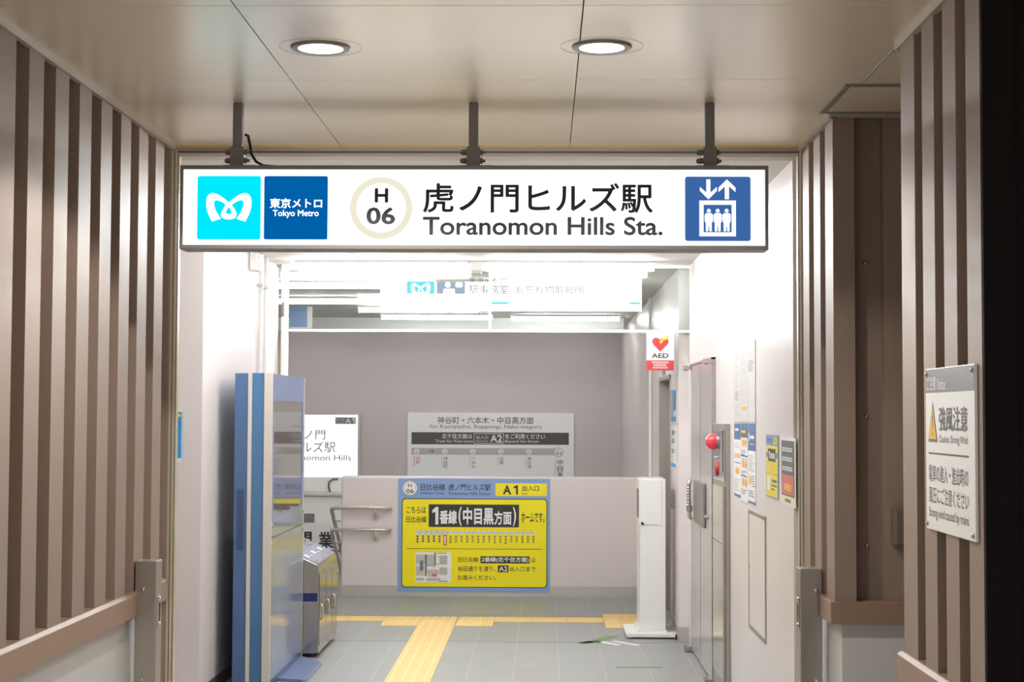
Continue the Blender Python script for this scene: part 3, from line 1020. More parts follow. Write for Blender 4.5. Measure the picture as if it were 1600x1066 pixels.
# ================================================================== RECYCLING BINS
r = tag(empty('recycling_bin', (-1.8, 12.2, 0)), 'low stainless steel recycling station with three doors and sloping blue top', 'bin')
bx, bxb, by0, by1 = -1.615, -2.02, 11.77, 12.78
side = [(bx, 0.03), (bx, 0.64), (-1.63, 0.665), (bxb, 0.845), (bxb, 0.03)]
MB().prism(side, 'y', by0, by1, M_BIN).build('body', r, bevel=0.003)
MB().box(bx - 0.05, bxb + 0.02, by0 + 0.03, by1 - 0.03, 0.0, 0.031, M_BLACK).build('plinth', r)
nb = MB()
nb.box(bx - 0.01, bxb, by0 - 0.0015, by0, 0.40, 0.462, M_NAVY)
nb.box(bx - 0.003, bxb, by0 - 0.002, by0, 0.462, 0.466, M_CHROME)
nb.box(bx - 0.003, bxb, by0 - 0.002, by0, 0.396, 0.40, M_CHROME)
nb.box(bx - 0.003, bxb, by0 - 0.002, by0, 0.528, 0.531, M_CHROME)
nb.build('side_band', r)
dxs = Vector((bxb + 1.63, 0, 0.845 - 0.665)); dl = dxs.length; du = dxs.normalized()
nrm = Vector((du.z, 0, -du.x)); nrm = nrm if nrm.z > 0 else -nrm
base_p = Vector((-1.63, 0, 0.665))


def slope(mb, y0, y1, s0, s1, h0, h1, material):
    vs = []
    for h in (h0, h1):
        for (yy, ss) in ((y0, s0), (y1, s0), (y1, s1), (y0, s1)):
            p = base_p + du * ss + nrm * h
            vs.append((p.x, yy, p.z))
    mb.add(vs, [(0, 1, 2, 3), (7, 6, 5, 4), (0, 4, 5, 1), (1, 5, 6, 2), (2, 6, 7, 3), (3, 7, 4, 0)], material)


tp = MB()
slope(tp, by0 + 0.01, by1 - 0.01, 0.0, dl - 0.02, 0.0, 0.006, M_BINTOP)
tp.build('sloping_top', r, bevel=0.001)
w3 = (by1 - by0) / 3
for i in range(3):
    a = by0 + w3 * i
    q = MB()
    slope(q, a + 0.05, a + w3 - 0.05, 0.17, 0.33, 0.006, 0.009, M_BIN)
    hole = q.build('slot_plate', r)
    q = MB()
    slope(q, a + 0.09, a + w3 - 0.09, 0.225, 0.275, 0.009, 0.010, M_BLACK)
    q.build('slot', hole)
    q = MB()
    slope(q, a + 0.22, a + 0.3, 0.08, 0.09, 0.006, 0.0075, M_LIGHTINK)
    slope(q, a + 0.05, a + w3 - 0.1, 0.02, 0.036, 0.006, 0.0075, M_CHROME)  # bright strip standing in for a light streak reflected on the top
    slope(q, a + 0.1, a + 0.17, 0.085, 0.125, 0.006, 0.0075, M_PAPER)
    q.build('label_plate_and_glint', r)
    d = MB().box(bx, bx + 0.008, a + 0.012, a + w3 - 0.012, 0.085, 0.60, M_BIN).build('door', r, bevel=0.002)
    MB().tube([(bx + 0.008, a + 0.045, 0.27), (bx + 0.022, a + 0.045, 0.28), (bx + 0.024, a + 0.045, 0.32), (bx + 0.022, a + 0.045, 0.365), (bx + 0.008, a + 0.045, 0.375)], 0.009, M_CHROME).build('handle', d, smooth=True)

# ================================================================== LOW WALL FITTINGS
for zz, lab in ((0.848, 'upper steel handrail on the barrier wall, left of the yellow poster'), (0.637, 'lower steel handrail on the barrier wall, left of the yellow poster')):
    r = tag(empty('handrail', (-1.75, YLOW - 0.08, zz)), lab, 'handrail', 'steel handrails on the barrier wall')
    yy = YLOW - 0.085
    q = [(-1.485, YLOW - 0.002, zz), (-1.478, YLOW - 0.05, zz), (-1.50, yy, zz), (-1.6, yy, zz), (-1.98, yy, zz), (-2.035, yy + 0.02, zz - 0.008), (-2.05, yy + 0.09, zz - 0.03), (-2.05, yy + 0.6, zz - 0.33), (-2.05, yy + 1.1, zz - 0.62)]
    MB().tube(q, 0.019, M_RAIL, 12).build('rail', r, smooth=True)
    for bxx in (-1.617,):
        MB().tube([(bxx, yy, zz - 0.012), (bxx, yy, zz - 0.06), (bxx, yy + 0.03, zz - 0.085), (bxx, YLOW - 0.002, zz - 0.09)], 0.010, M_RAIL, 10).build('bracket', r, smooth=True)
        MB().cyl((bxx, YLOW - 0.012, zz - 0.09), (bxx, YLOW - 0.001, zz - 0.09), 0.03, M_RAIL, 18).build('wall_rose', r)
    MB().tube([(-2.05, yy + 0.2, zz - 0.11), (-2.02, yy + 0.2, zz - 0.14), (-1.975, yy + 0.2, zz - 0.14)], 0.010, M_RAIL, 10).build('bracket', r, smooth=True)

# yellow platform poster: design unit from its own size (237 x 177 units)
pu = (0.06 + 1.401) / 237.0
r_ = MB()
PY = YLOW - 0.0067
pv = (1.128 - 0.042) / 176.5
F_ = Flat(r_, (-1.404 - 622 * pu, PY - 0.0065, 1.130 + 748.5 * pv), FRONT, pu, pv, lay=0.0009)
r_.box(-1.404, 0.059, PY - 0.006, PY - 0.0001, 0.042, 1.130, M_PBLUE)
F_.disc(640.1, 763.8, 12.2, M_GREYINK, 1)
F_.disc(640.1, 763.8, 11.3, M_PAPER, 2)
F_.disc(640.1, 763.8, 9.6, M_LIGHTINK, 3)
F_.disc(640.1, 763.8, 8.6, M_PAPER, 4)
F_.text('H', 637.3, 757, 643, 762.5, M_INK, 5, 0.01)
F_.text('06', 634.4, 765, 646, 771.5, M_INK, 5, 0.01)
F_.text('日比谷線', 657, 756.8, 695, 767.3, M_INK, 2, 0.01)
F_.text('虎ノ門ヒルズ駅', 700.4, 756.8, 766.7, 767.3, M_INK, 2, 0.01)
F_.text('Hibiya Line', 657, 769.4, 693, 774.6, M_INK, 2)
F_.text('Toranomon Hills Station', 700.4, 769.4, 766.4, 774.2, M_INK, 2)
F_.rect(774.5, 755.7, 854.5, 775.5, M_YEL, 1)
F_.text('A', 786, 758.6, 798.8, 773.2, M_INK, 2, 0.035)
F_.one(802.3, 758.6, 809.3, 773.2, M_INK, 2)
F_.text('出入口', 815.9, 758.9, 842.3, 767.6, M_INK, 2, 0.012)
F_.text('Exit', 815.9, 769.5, 824, 773.4, M_INK, 2)
F_.rrect(627.6, 779.8, 855.4, 918.8, 6, M_INK, 1)
F_.rrect(628.9, 781.1, 854.1, 917.5, 5.2, M_YEL, 2)
F_.text('こちらは', 634.9, 792.9, 665.5, 803, M_INK, 3, 0.014)
F_.text('日比谷線', 634.5, 807.8, 666.2, 817.7, M_INK, 3, 0.014)
F_.rect(669.8, 789, 811.2, 824.4, M_INK, 3)
F_.one(675.5, 793, 685, 820.5, M_PAPER, 4, 0.5)
F_.text('番線', 687, 798, 714, 820, M_PAPER, 4, 0.035)
F_.text('(', 716.5, 792.5, 721.5, 822.5, M_PAPER, 4, 0.02)
F_.text('中目黒', 723.5, 793.5, 771.5, 820.5, M_PAPER, 4, 0.03)
F_.text('方面', 772.5, 799, 799.5, 820.5, M_PAPER, 4, 0.03)
F_.text(')', 801.5, 792.5, 806.5, 822.5, M_PAPER, 4, 0.02)
F_.text('ホームです。', 814.7, 801, 851, 816.8, M_INK, 3, 0.02)
F_.rect(649.5, 829.9, 699, 836, M_LIGHTINK, 3)
F_.rect(699, 831.5, 835, 834.3, M_LIGHTINK, 3)
for i in range(22):
    cx = 652.5 + 8.63 * i
    F_.disc(cx, 833, 3.0, M_PAPER, 4, 14)
    F_.disc(cx, 833, 1.9, M_LIGHTINK, 5, 10)
    if i == 5:
        F_.rect(cx - 2.5, 836.8, cx + 2.6, 853, M_RED, 3)
        F_.rect(cx - 1.1, 838.5, cx + 1.1, 851.5, M_PAPER, 4)
    else:
        ln = (12.5, 11.5, 12, 11, 12, 0, 13, 12, 11, 12, 11, 13, 12, 11, 13, 12, 14, 11, 11, 12, 12, 12)[i]
        for j in range(3):
            F_.rect(cx - 1.7, 837.6 + j * ln / 3, cx + 1.7, 837.6 + (j + 0.72) * ln / 3, M_DGREY if i < 5 else M_OLIVE, 3)
F_.rect(635, 858.0, 848, 858.8, M_INK, 3)
F_.rect(650.0, 863.9, 705.2, 910.7, M_PAPER, 3)
c_ = 16.4
for (x0, y0, x1, y1, mm) in ((22, 205, 640, 450, M_LIGHTINK), (175, 500, 380, 740, M_LIGHTINK), (270, 360, 360, 620, M_GREYINK), (460, 590, 760, 700, M_LIGHTINK), (770, 230, 970, 460, M_BAND), (770, 530, 970, 720, M_BAND),
                             (395, 200, 450, 750, M_GREYINK), (450, 465, 680, 490, M_GREYINK), (640, 150, 680, 465, M_GREYINK), (440, 800, 800, 880, M_LIGHTINK), (180, 800, 380, 870, M_LIGHTINK), (300, 655, 360, 720, M_AMBER), (480, 705, 550, 770, M_AMBER),
                             (625, 505, 665, 560, M_AMBER), (695, 245, 755, 265, M_AMBER), (700, 415, 745, 480, M_AMBER), (570, 700, 720, 765, M_PINK), (770, 875, 990, 895, M_GREYINK), (720, 160, 950, 175, M_GREYINK)):
    F_.rect(max(650.5, 640 + x0 / c_), 855 + y0 / c_, 640 + x1 / c_, 855 + y1 / c_, mm, 4 if mm in (M_LIGHTINK, M_BAND) else 5)
F_.text('日比谷線', 715.8, 871, 747.8, 878.9, M_INK, 3, 0.008)
F_.rect(751.3, 869.6, 827.8, 880.6, M_INK, 3)
F_.text('2番線(北千住方面)', 753, 870.7, 826.4, 879.6, M_PAPER, 4, 0.02)
F_.text('は', 830.6, 871.4, 837.3, 878.9, M_INK, 3, 0.008)
F_.text('桜田通りを渡り、', 715.8, 885.1, 774.8, 893.3, M_INK, 3, 0.008)
F_.rect(778.3, 883.8, 795, 894.4, M_INK, 3)
F_.text('A2', 780, 885.4, 793.4, 892.8, M_PAPER, 4, 0.02)
F_.text('出入口まで', 797.2, 885.1, 837.3, 893.2, M_INK, 3, 0.008)
F_.text('お進みください。', 715.8, 899, 775.3, 906.8, M_INK, 3, 0.008)
tag(r_.build('platform_poster', root=(-0.67, PY, 0.6)), 'large yellow poster in a pale blue border on the barrier wall', 'poster')

# line map sign on the far wall
lu = (0.41 + 1.863) / 260.0
r = tag(empty('line_map_sign', (-0.73, YFAR - 0.02, 1.3)), 'wide white line map sign on the far wall above the barrier', 'sign')
MB().box(-1.863, 0.41, YFAR - 0.03, YFAR - 0.001, 0.62, 1.772, M_SIGNBOARD).build('board', r, bevel=0.004)
mb = MB()
F_ = Flat(mb, (-1.863 - 637 * lu, YFAR - 0.0305, 1.772 + 645.3 * lu), FRONT, lu, lay=0.0012)
F_.text('神谷町・六本木・中目黒方面', 683.8, 651.6, 833.8, 662.8, M_SIGNINK, 2, 0.01)
F_.text('for Kamiyacho, Roppongi, Naka-meguro', 671.9, 663.8, 846.7, 671.6, M_SIGNINK, 2)
F_.rect(643.6, 676, 888.9, 694.8, M_SIGNBAR, 1)
F_.text('北千住方面は', 691, 678, 738.2, 686, M_PAPER, 2, 0.008)
F_.text('Train for Kita-senju', 680.9, 687.4, 739.6, 693.2, M_PAPER, 2)
F_.outline(740.8, 677.6, 787.6, 693.4, 0.7, M_PAPER, 2)
F_.text('出入口', 744.6, 680.6, 763, 686.4, M_PAPER, 2)
F_.text('Entrance', 744.6, 688, 763, 690.6, M_PAPER, 2)
F_.text('A2', 766.4, 679.6, 785, 691.2, M_PAPER, 2, 0.02)
F_.text('をご利用ください', 789.7, 678, 852, 686, M_PAPER, 2, 0.008)
F_.text('Beyond the Street', 789.7, 687.4, 842.3, 693, M_PAPER, 2)
F_.rect(643.6, 700.5, 872, 710.8, M_BAND, 1)
for i, (cx, num, nm) in enumerate(((651.8, '06', ''), (695.7, '05', '神谷町'), (739.3, '04', '六本木'), (783, '03', '広尾'), (826.6, '02', '恵比寿'))):
    F_.disc(cx, 705.8, 4.3, M_PAPER, 2, 20)
    F_.text('H', cx - 0.9, 702.6, cx + 0.9, 704.6, M_SIGNINK, 3)
    F_.text(num, cx - 2.2, 706, cx + 2.2, 708.6, M_SIGNINK, 3)
    if nm:
        F_.vtext(nm, cx - 2.2, 713.5, cx + 4.6, 713.5 + 6.3 * len(nm), M_SIGNINK, 2)
        F_.rect(cx - 4.9, 713.5, cx - 4.1, 729, M_LIGHTINK, 2)
F_.vtext('当駅', 650.5, 713.5, 657, 726, M_PINK, 2)
F_.rect(647.5, 713.5, 648.4, 729, M_PINK, 2)
F_.rect(669, 705.0, 677.5, 706.2, M_SIGNINK, 2)
F_.poly([(674.0, 702.2), (675.4, 702.2), (678.8, 705.6), (675.4, 709), (674.0, 709), (677, 705.6)], M_SIGNINK, 2)
F_.ring(872.9, 706.5, 7.4, 6.2, M_BAND, 2)
F_.disc(872.9, 706.5, 6.2, M_PAPER, 2)
F_.text('H', 871.7, 701.6, 874.1, 704.2, M_SIGNINK, 3)
F_.text('01', 868.8, 705.8, 877, 710.6, M_SIGNINK, 3, 0.01)
F_.vtext('中目黒', 870.8, 717, 880, 747, M_SIGNINK, 2, 0.01)
F_.rect(867, 716, 868, 745, M_LIGHTINK, 2)
mb.build('lettering', r)

# lit station name board and the white stand below it
r = tag(empty('station_name_board', (-3.2, YFAR - 0.05, 1.3)), 'bright white lit board with station name at far left behind the kiosk', 'sign')
MB().box(-4.12, -2.50, YFAR - 0.08, YFAR - 0.001, 0.866, 1.755, M_LIGHTINK).build('frame', r, bevel=0.006)
MB().box(-4.10, -2.535, YFAR - 0.084, YFAR - 0.081, 0.885, 1.735, L_BOX).build('lit_face', r)
mb = MB()
F_ = Flat(mb, (-2.514 - 562 * 0.00875, YFAR - 0.0845, 1.757 + 647 * 0.00875), FRONT, 0.00875, lay=0.0012)
F_.text('虎ノ門', 456, 672.6, 508.8, 688, M_DGREY, 2)
F_.text('ヒルズ駅', 456, 691.3, 525, 708, M_DGREY, 2)
F_.text('Toranomon Hills', 440, 711.8, 549.5, 720.4, M_GREYINK, 2)
mb.build('lettering', r)
mb = MB()
F_.mb = mb
F_.rect(524.5, 653.4, 556.3, 663.6, M_GREYINK, 1)
F_.text('出入口', 526, 654.8, 538.5, 659, M_PAPER, 2)
F_.text('Entrance', 526, 660.3, 538.5, 662.6, M_PAPER, 2)
F_.text('A', 540.3, 654.4, 548.6, 662.7, M_PAPER, 2, 0.03)
F_.one(550.3, 654.4, 554.6, 662.7, M_PAPER, 2)
mb.build('entrance_mark', r)

r = tag(empty('display_stand', (-2.6, 18.2, 0)), 'white counter with a black lettered banner left of the barrier wall', 'counter')
MB().box(-3.3, -1.99, 18.1, 18.6, 0.0, 0.84, M_WHITE).build('counter', r, bevel=0.006)
MB().box(-3.32, -1.97, 18.06, 18.62, 0.84, 0.865, M_SPEAKER).build('counter_top', r, bevel=0.004)
MB().box(-3.3, -1.99, 18.5, 18.56, 0.866, 1.03, M_WHITE).build('back_panel', r, bevel=0.004)
MB().box(-2.72, -2.54, 18.08, 18.1, 0.55, 0.645, M_GREYINK).build('card_reader', r, bevel=0.004)
mb = MB()
F_ = Flat(mb, (-3.3, 18.09, 0.545), FRONT, 1.0, lay=0.0012)
mb.box(-3.3, -1.995, 18.091, 18.0995, 0.225, 0.545, M_PAPER)
F_.rect(0, 0.298, 1.3, 0.32, M_PURPLE, 1)
F_.text('開', 0.56, 0.10, 0.735, 0.285, M_INK, 1, 0.02)
F_.text('業', 0.81, 0.10, 0.985, 0.285, M_INK, 1, 0.02)
mb.build('banner', r)

q = MB().tube([(-2.33, 18.49, 1.012), (-2.39, 18.485, 1.01), (-2.43, 18.485, 0.98), (-2.435, 18.485, 0.93), (-2.42, 18.49, 0.866)], 0.009, M_DGREY)
q.build('cable', r, smooth=True)

# ================================================================== OFFICE SIGN BEHIND THE GLASS
YO = 13.6
r = tag(empty('office_sign', (-0.28, YO + 0.06, 2.78)), 'overbright hanging office sign behind the transom glass with cyan stripe', 'sign')
MB().box(-1.374, 0.813, YO + 0.002, YO + 0.1, 2.618, 2.86, L_SIGN).build('light_panel', r)
for xx in (-1.0, 0.45):
    MB().box(xx - 0.015, xx + 0.015, YO + 0.04, YO + 0.07, 2.858, ZI - 0.016, M_WHITE).build('hanger', r)
ou = 2.187 / 409.0
mb = MB()
F_ = Flat(mb, (-1.374 - 594 * ou, YO + 0.001, 2.618 + 485 * ou), FRONT, ou, lay=0.001)
for a, c, mm in ((636, 679, L_PALECYAN), (683, 727, L_PALENAVY)):
    F_.rect(a, 440, c, 464.5, mm, 1)
    F_.rrect(a, 471.5, c, 475, 1, mm, 1)  # white gap left in each square stands in for a reflection
mb_logo = mb
def office_logo(P):
    return [(636 + 21.5 + (x - 358.8) * 0.43, 452 + (y - 324) * 0.43) for x, y in P]
quads_between(F_, office_logo(oL), office_logo(iL), L_SIGN, 2)
quads_between(F_, office_logo(mirror_pts(oL)), office_logo(mirror_pts(iL)), L_SIGN, 2)
quads_between(F_, office_logo(lo), office_logo(li), L_SIGN, 2)
quads_between(F_, office_logo(mirror_pts(lo)), office_logo(mirror_pts(li)), L_SIGN, 2)
F_.disc(700, 445, 4.5, L_SIGN, 2)
F_.rrect(693, 451, 711, 464.5, 3, L_SIGN, 2)
F_.rrect(712, 441, 723, 449, 2, L_SIGN, 2)
mb.build('pictograms', r)
mb = MB()
F_ = Flat(mb, (-1.374 - 594 * ou, YO + 0.001, 2.618 + 485 * ou), FRONT, ou, lay=0.001)
F_.text('東京メトロ', 733, 433.6, 791, 442.5, L_BLOOMINK2, 2)
F_.text('駅事務室', 733, 445, 795, 459.6, L_BLOOMINK2, 2)
F_.text('お忘れ物取扱所', 806, 446, 913, 459.6, L_BLOOMINK, 2)
F_.text('Tokyo Metro Station Office', 733, 462.5, 835, 468, L_BLOOMINK, 2)
F_.rect(731, 471.7, 1000, 475, L_PALECYAN, 1)
mb.build('lettering', r)

# blue sign far left behind the glass
mb = MB()
mb.box(-2.66, -2.43, 17.0, 17.03, 2.64, 2.90 - 0.03, M_WHITE)
F_ = Flat(mb, (-2.66, 16.9995, 2.87), FRONT, 1.0, lay=0.001)
F_.rect(-0.0, 0.0, 0.18, 0.215, M_PBLUE, 1)
tag(mb.build('blue_sign', root=(-2.5, 17.0, 2.7)), 'small blue and white ceiling sign at the far left behind the glass', 'sign')

# ================================================================== AED SIGN AND STAND
r = tag(empty('aed_sign', (0.89, 12.575, 2.24)), 'white and red AED sign with a heart hanging below the transom', 'sign')
MB().box(0.787, 0.998, 12.565, 12.584, 2.092, 2.385, M_PAPER).build('board', r, bevel=0.002)
MB().box(0.91, 0.935, 12.568, 12.582, 2.055, 2.0925, M_GREYINK).build('bracket', r)
au = 0.211 / 43.2
mb = MB()
F_ = Flat(mb, (0.787 - 1010.2 * au, 12.5645, 2.385 + 519.2 * au), FRONT, au, lay=0.001)
A1 = 13.32
def aq(x, y):
    return (1000 + x / A1, 510 + y / A1)
F_.rect(1010.2, 563.2, 1053.4, 579.2, M_RED, 1)
heart = [(425, 525), (300, 405), (252, 330), (265, 265), (320, 230), (385, 242), (425, 275), (465, 242), (530, 230), (585, 265), (600, 330), (550, 405)]
F_.poly([aq(*p) for p in heart], M_RED, 1)
F_.poly([aq(*p) for p in [(415, 350), (420, 290), (445, 300), (505, 205), (530, 250), (580, 155), (612, 210), (530, 285), (505, 270), (465, 315), (475, 335)]], mat('lightning_yellow', S(250, 220, 20), 0.4), 2)
a = aq(245, 560); c = aq(600, 655)
F_.text('AED', a[0], a[1], c[0], c[1], M_INK, 2, 0.02)
F_.rect(aq(245, 668)[0], aq(245, 668)[1], aq(590, 674)[0], aq(590, 674)[1], M_LIGHTINK, 1)
for i, (x0, x1) in enumerate(((248, 600), (282, 555), (265, 580))):
    a = aq(x0, 733 + i * 55); c = aq(x1, 768 + i * 55)
    for j in range(9 - i):
        w = (c[0] - a[0]) / (9 - i)
        F_.outline(a[0] + w * j + 0.15, a[1], a[0] + w * (j + 0.85), c[1], 0.55, M_PAPER, 2)
mb.build('lettering', r)

r = tag(empty('aed_stand', (0.86, 13.15, 0)), 'tall narrow white cabinet stand on a flat base in front of the barrier', 'cabinet')
MB().box(0.762, 0.962, 12.95, 13.42, 0.06, 1.245, M_WHITE).build('body', r, bevel=0.004)
MB().box(0.648, 1.053, 12.86, 13.46, 0.012, 0.042, M_WHITE).build('base_plate', r, bevel=0.004)
MB().box(0.74, 0.97, 12.94, 13.43, 0.042, 0.06, M_WHITE).build('base_step', r)
q = MB().box(0.765, 0.93, 12.944, 12.95, 0.885, 1.235, M_WHITE).build('front_door', r, bevel=0.0015)
MB().box(0.755, 0.762, 12.98, 13.39, 0.88, 1.235, M_WHITE).build('side_door', r, bevel=0.002)
MB().box(0.753, 0.756, 13.03, 13.3, 0.93, 1.16, M_GREYINK).build('window', r)
MB().prism([(0.768, 0.885), (0.788, 0.885), (0.79, 0.898), (0.778, 0.908), (0.768, 0.905)], 'y', 12.928, 12.945, M_BLACK).build('latch', r, bevel=0.001)
for xx, yy in ((0.68, 12.9), (0.68, 13.42), (1.02, 13.42)):
    MB().cyl((xx, yy, 0), (xx, yy, 0.012), 0.018, M_SPEAKER).build('foot', r)
MB().box(1.03, 1.055, 12.80, 12.84, 0.0, 0.045, M_BLACK).build('caster', r, bevel=0.004)
MB().box(1.03, 1.05, 12.84, 12.862, 0.015, 0.03, M_BLACK).build('caster_arm', r)

# ================================================================== RIGHT WALL FITTINGS
# fire door
r = struct(empty('door_1', (WR, 11.5, 0)), 'large grey steel fire door on the right wall with a ribbed handle', 'door')
MB().box(WR - 0.022, WR - 0.001, 10.70, 12.24, 0.02, 2.115, M_DOOR).build('door_leaf', r, bevel=0.002)
MB().box(WR - 0.0232, WR - 0.022, 11.498, 11.504, 0.03, 2.1, M_STEEL_DARK).build('leaf_joint', r)
MB().box(WR - 0.026, WR - 0.0015, 10.685, 10.698, 0.0, 2.13, M_STEEL).build('door_frame', r)
MB().box(WR - 0.03, WR - 0.0015, 10.685, 12.25, 2.116, 2.13, M_STEEL).build('door_frame', r)
for yy, zz in ((12.2, 2.10), (10.72, 2.10), (12.2, 0.03), (10.72, 0.03)):
    q = MB()
    q.box(WR - 0.075, WR - 0.0235, yy - 0.05, yy + 0.05, zz - 0.012, zz + 0.012, M_STEEL)
    q.cyl((WR - 0.065, yy, zz - 0.02), (WR - 0.065, yy, zz + 0.02), 0.014, M_STEEL)
    q.build('pivot_hinge', r, bevel=0.002)
hb = MB().box(WR - 0.04, WR - 0.0235, 11.12, 11.86, 0.985, 1.285, M_HANDLE).build('handle_plate', r, bevel=0.006)
hr = MB()
hr.tube([(WR - 0.055, 11.84, 1.0), (WR - 0.07, 11.84, 1.02), (WR - 0.075, 11.84, 1.26), (WR - 0.055, 11.84, 1.29)], 0.014, M_CHROME)
for i in range(11):
    hr.lathe((WR - 0.074, 11.84, 1.035 + i * 0.021), [(0.014, 0), (0.019, 0.005), (0.014, 0.01)], M_CHROME, n=14)
hr.build('grip', hb, smooth=True)
q = MB()
q.cyl((WR - 0.07, 11.84, 1.06), (WR - 0.07, 11.84, 1.095), 0.022, M_STEEL)
q.cyl((WR - 0.05, 10.95, 1.07), (WR - 0.0235, 10.95, 1.07), 0.013, M_STEEL)
q.build('lever', r)

# hydrant cabinet
r = tag(empty('hydrant_cabinet', (WR, 10.2, 0)), 'stainless alarm and hydrant cabinet with a red lamp on the right wall', 'cabinet')
HX = WR - 0.028
MB().box(HX, WR - 0.001, 9.86, 10.58, 0.02, 1.70, M_STEEL).build('body', r, bevel=0.003)
MB().box(HX - 0.003, HX, 9.90, 10.55, 1.345, 1.665, mat('grey_mirror_steel', S(176, 178, 182), 0.14, 0.9)).build('upper_panel', r, bevel=0.001)
d = MB().box(HX - 0.004, HX, 9.92, 10.56, 0.14, 1.31, M_CREAM).build('lower_door', r, bevel=0.002)
MB().box(HX - 0.005, HX - 0.004, 9.93, 10.56, 0.964, 0.968, M_STEEL_DARK).build('door_seam', d)
MB().box(HX - 0.012, HX - 0.0005, 9.875, 9.91, 0.15, 1.32, M_STEEL).build('door_edge', r, bevel=0.002)
MB().lathe((HX - 0.003, 10.27, 1.585), [(0.045, 0.0), (0.047, -0.012), (0.04, -0.02)], M_STEEL, 'x', 24).build('lamp_base', r, smooth=True)
MB().lathe((HX - 0.003, 10.27, 1.585), [(0.052, -0.012), (0.053, -0.026), (0.05, -0.042), (0.041, -0.058), (0.027, -0.07), (0.012, -0.076), (0.0, -0.077)], M_LAMP, 'x', 24).build('red_lamp', r, smooth=True)
MB().lathe((HX - 0.003, 10.30, 1.417), [(0.0, -0.014), (0.042, -0.012), (0.048, -0.006), (0.048, 0.0)], M_RED, 'x', 24).build('alarm_button', r, smooth=True)
MB().tube([(HX - 0.003, 10.12, 1.49), (HX - 0.03, 10.12, 1.49), (HX - 0.035, 10.18, 1.49)], 0.006, M_CHROME).build('lever', r, smooth=True)
MB().box(HX - 0.02, HX - 0.003, 9.985, 10.0, 1.40, 1.66, M_CHROME).build('grab_bar', r, bevel=0.003)

# access panel
r = tag(empty('service_hatch', (WR, 8.6, 0.9)), 'thin framed square access panel set in the right wall', 'panel')
t = MB()
t.box(WR - 0.006, WR - 0.0005, 8.275, 8.95, 1.222, 1.24, M_STEEL)
t.box(WR - 0.006, WR - 0.0005, 8.275, 8.95, 0.602, 0.62, M_STEEL)
t.box(WR - 0.006, WR - 0.0005, 8.275, 8.293, 0.62, 1.222, M_STEEL)
t.box(WR - 0.006, WR - 0.0005, 8.932, 8.95, 0.62, 1.222, M_STEEL)
t.build('frame', r, bevel=0.001)
MB().box(WR - 0.004, WR - 0.0006, 8.296, 8.929, 0.623, 1.219, M_WALL).build('flap', r)
MB().cyl((WR - 0.009, 8.905, 0.935), (WR - 0.004, 8.905, 0.935), 0.016, M_CHROME).build('lock', r)

# three tall timetable sheets and the three notices below
PX = WR - 0.001
def sheet(name, ya, yb, za, zb, label, cat, group, paint, base=M_PAPER):
    m_ = MB()
    m_.box(PX - 0.002, PX, yb, ya, zb, za, base)
    f = Flat(m_, (PX - 0.0022, ya, za), RIGHTWALL, ya - yb, za - zb, lay=0.0005)
    paint(f)
    return tag(m_.build(name, root=(PX, (ya + yb) / 2, zb)), label, cat, group)


def tt(seed, cols, blocks):
    def paint(f):
        f.outline(0.0, 0.0, 1.0, 1.0, 0.012, M_LIGHTINK, 1)
        rr = random.Random(seed)
        v = 0.12
        while v < blocks:
            n = rr.randint(4, 8)
            mm = rr.choice([M_LIGHTINK, M_GREYINK, M_LIGHTINK, M_LIGHTINK, M_PALEROSE])
            f.lines(0.12, v, 0.62 if cols else 0.85, n, 0.018, 0.007, mm, 1, seed + int(v * 100))
            v += n * 0.018 + 0.03
    return paint


GS = 'timetable sheets on the right wall'
def p1(f):
    tt(1, 0, 0.86)(f)
def p2(f):
    tt(2, 0, 0.72)(f)
    f.rect(0.12, 0.80, 0.9, 0.85, M_AMBER, 1)
def p3(f):
    tt(3, 0, 0.32)(f)
sheet('timetable_sheet', 9.615, 9.30, 2.152, 1.712, 'pale timetable sheet nearest the alarm cabinet, left of three', 'notice', GS, p1, M_TIMETABLE)
sheet('timetable_sheet', 9.295, 8.98, 2.152, 1.712, 'pale timetable sheet with an orange box, middle of three', 'notice', GS, p2, M_TIMETABLE)
sheet('timetable_sheet', 8.975, 8.66, 2.152, 1.712, 'mostly blank timetable sheet, right one of three', 'notice', GS, p3, M_TIMETABLE)
GN = 'blue headed notices below the timetable sheets'
def n1(f):
    f.rect(0.02, 0.0, 0.98, 0.22, M_DBLUE, 1)
    f.rect(0.15, 0.07, 0.7, 0.1, M_PAPER, 2)
    f.lines(0.1, 0.26, 0.9, 3, 0.03, 0.012, M_LIGHTINK, 1, 5)
    for i in range(3):
        f.disc(0.25 + 0.27 * i, 0.44, 0.09, M_ORANGE, 1, 12, ry=0.035)
    f.rect(0.02, 0.53, 0.98, 0.545, M_PBLUE, 1)
    for i in range(2):
        f.disc(0.35 + 0.3 * i, 0.65, 0.14, M_ORANGE, 1, 14, ry=0.05)
    f.lines(0.1, 0.76, 0.9, 6, 0.03, 0.012, M_LIGHTINK, 1, 6)
    f.rect(0.02, 0.97, 0.98, 1.0, M_DBLUE, 1)
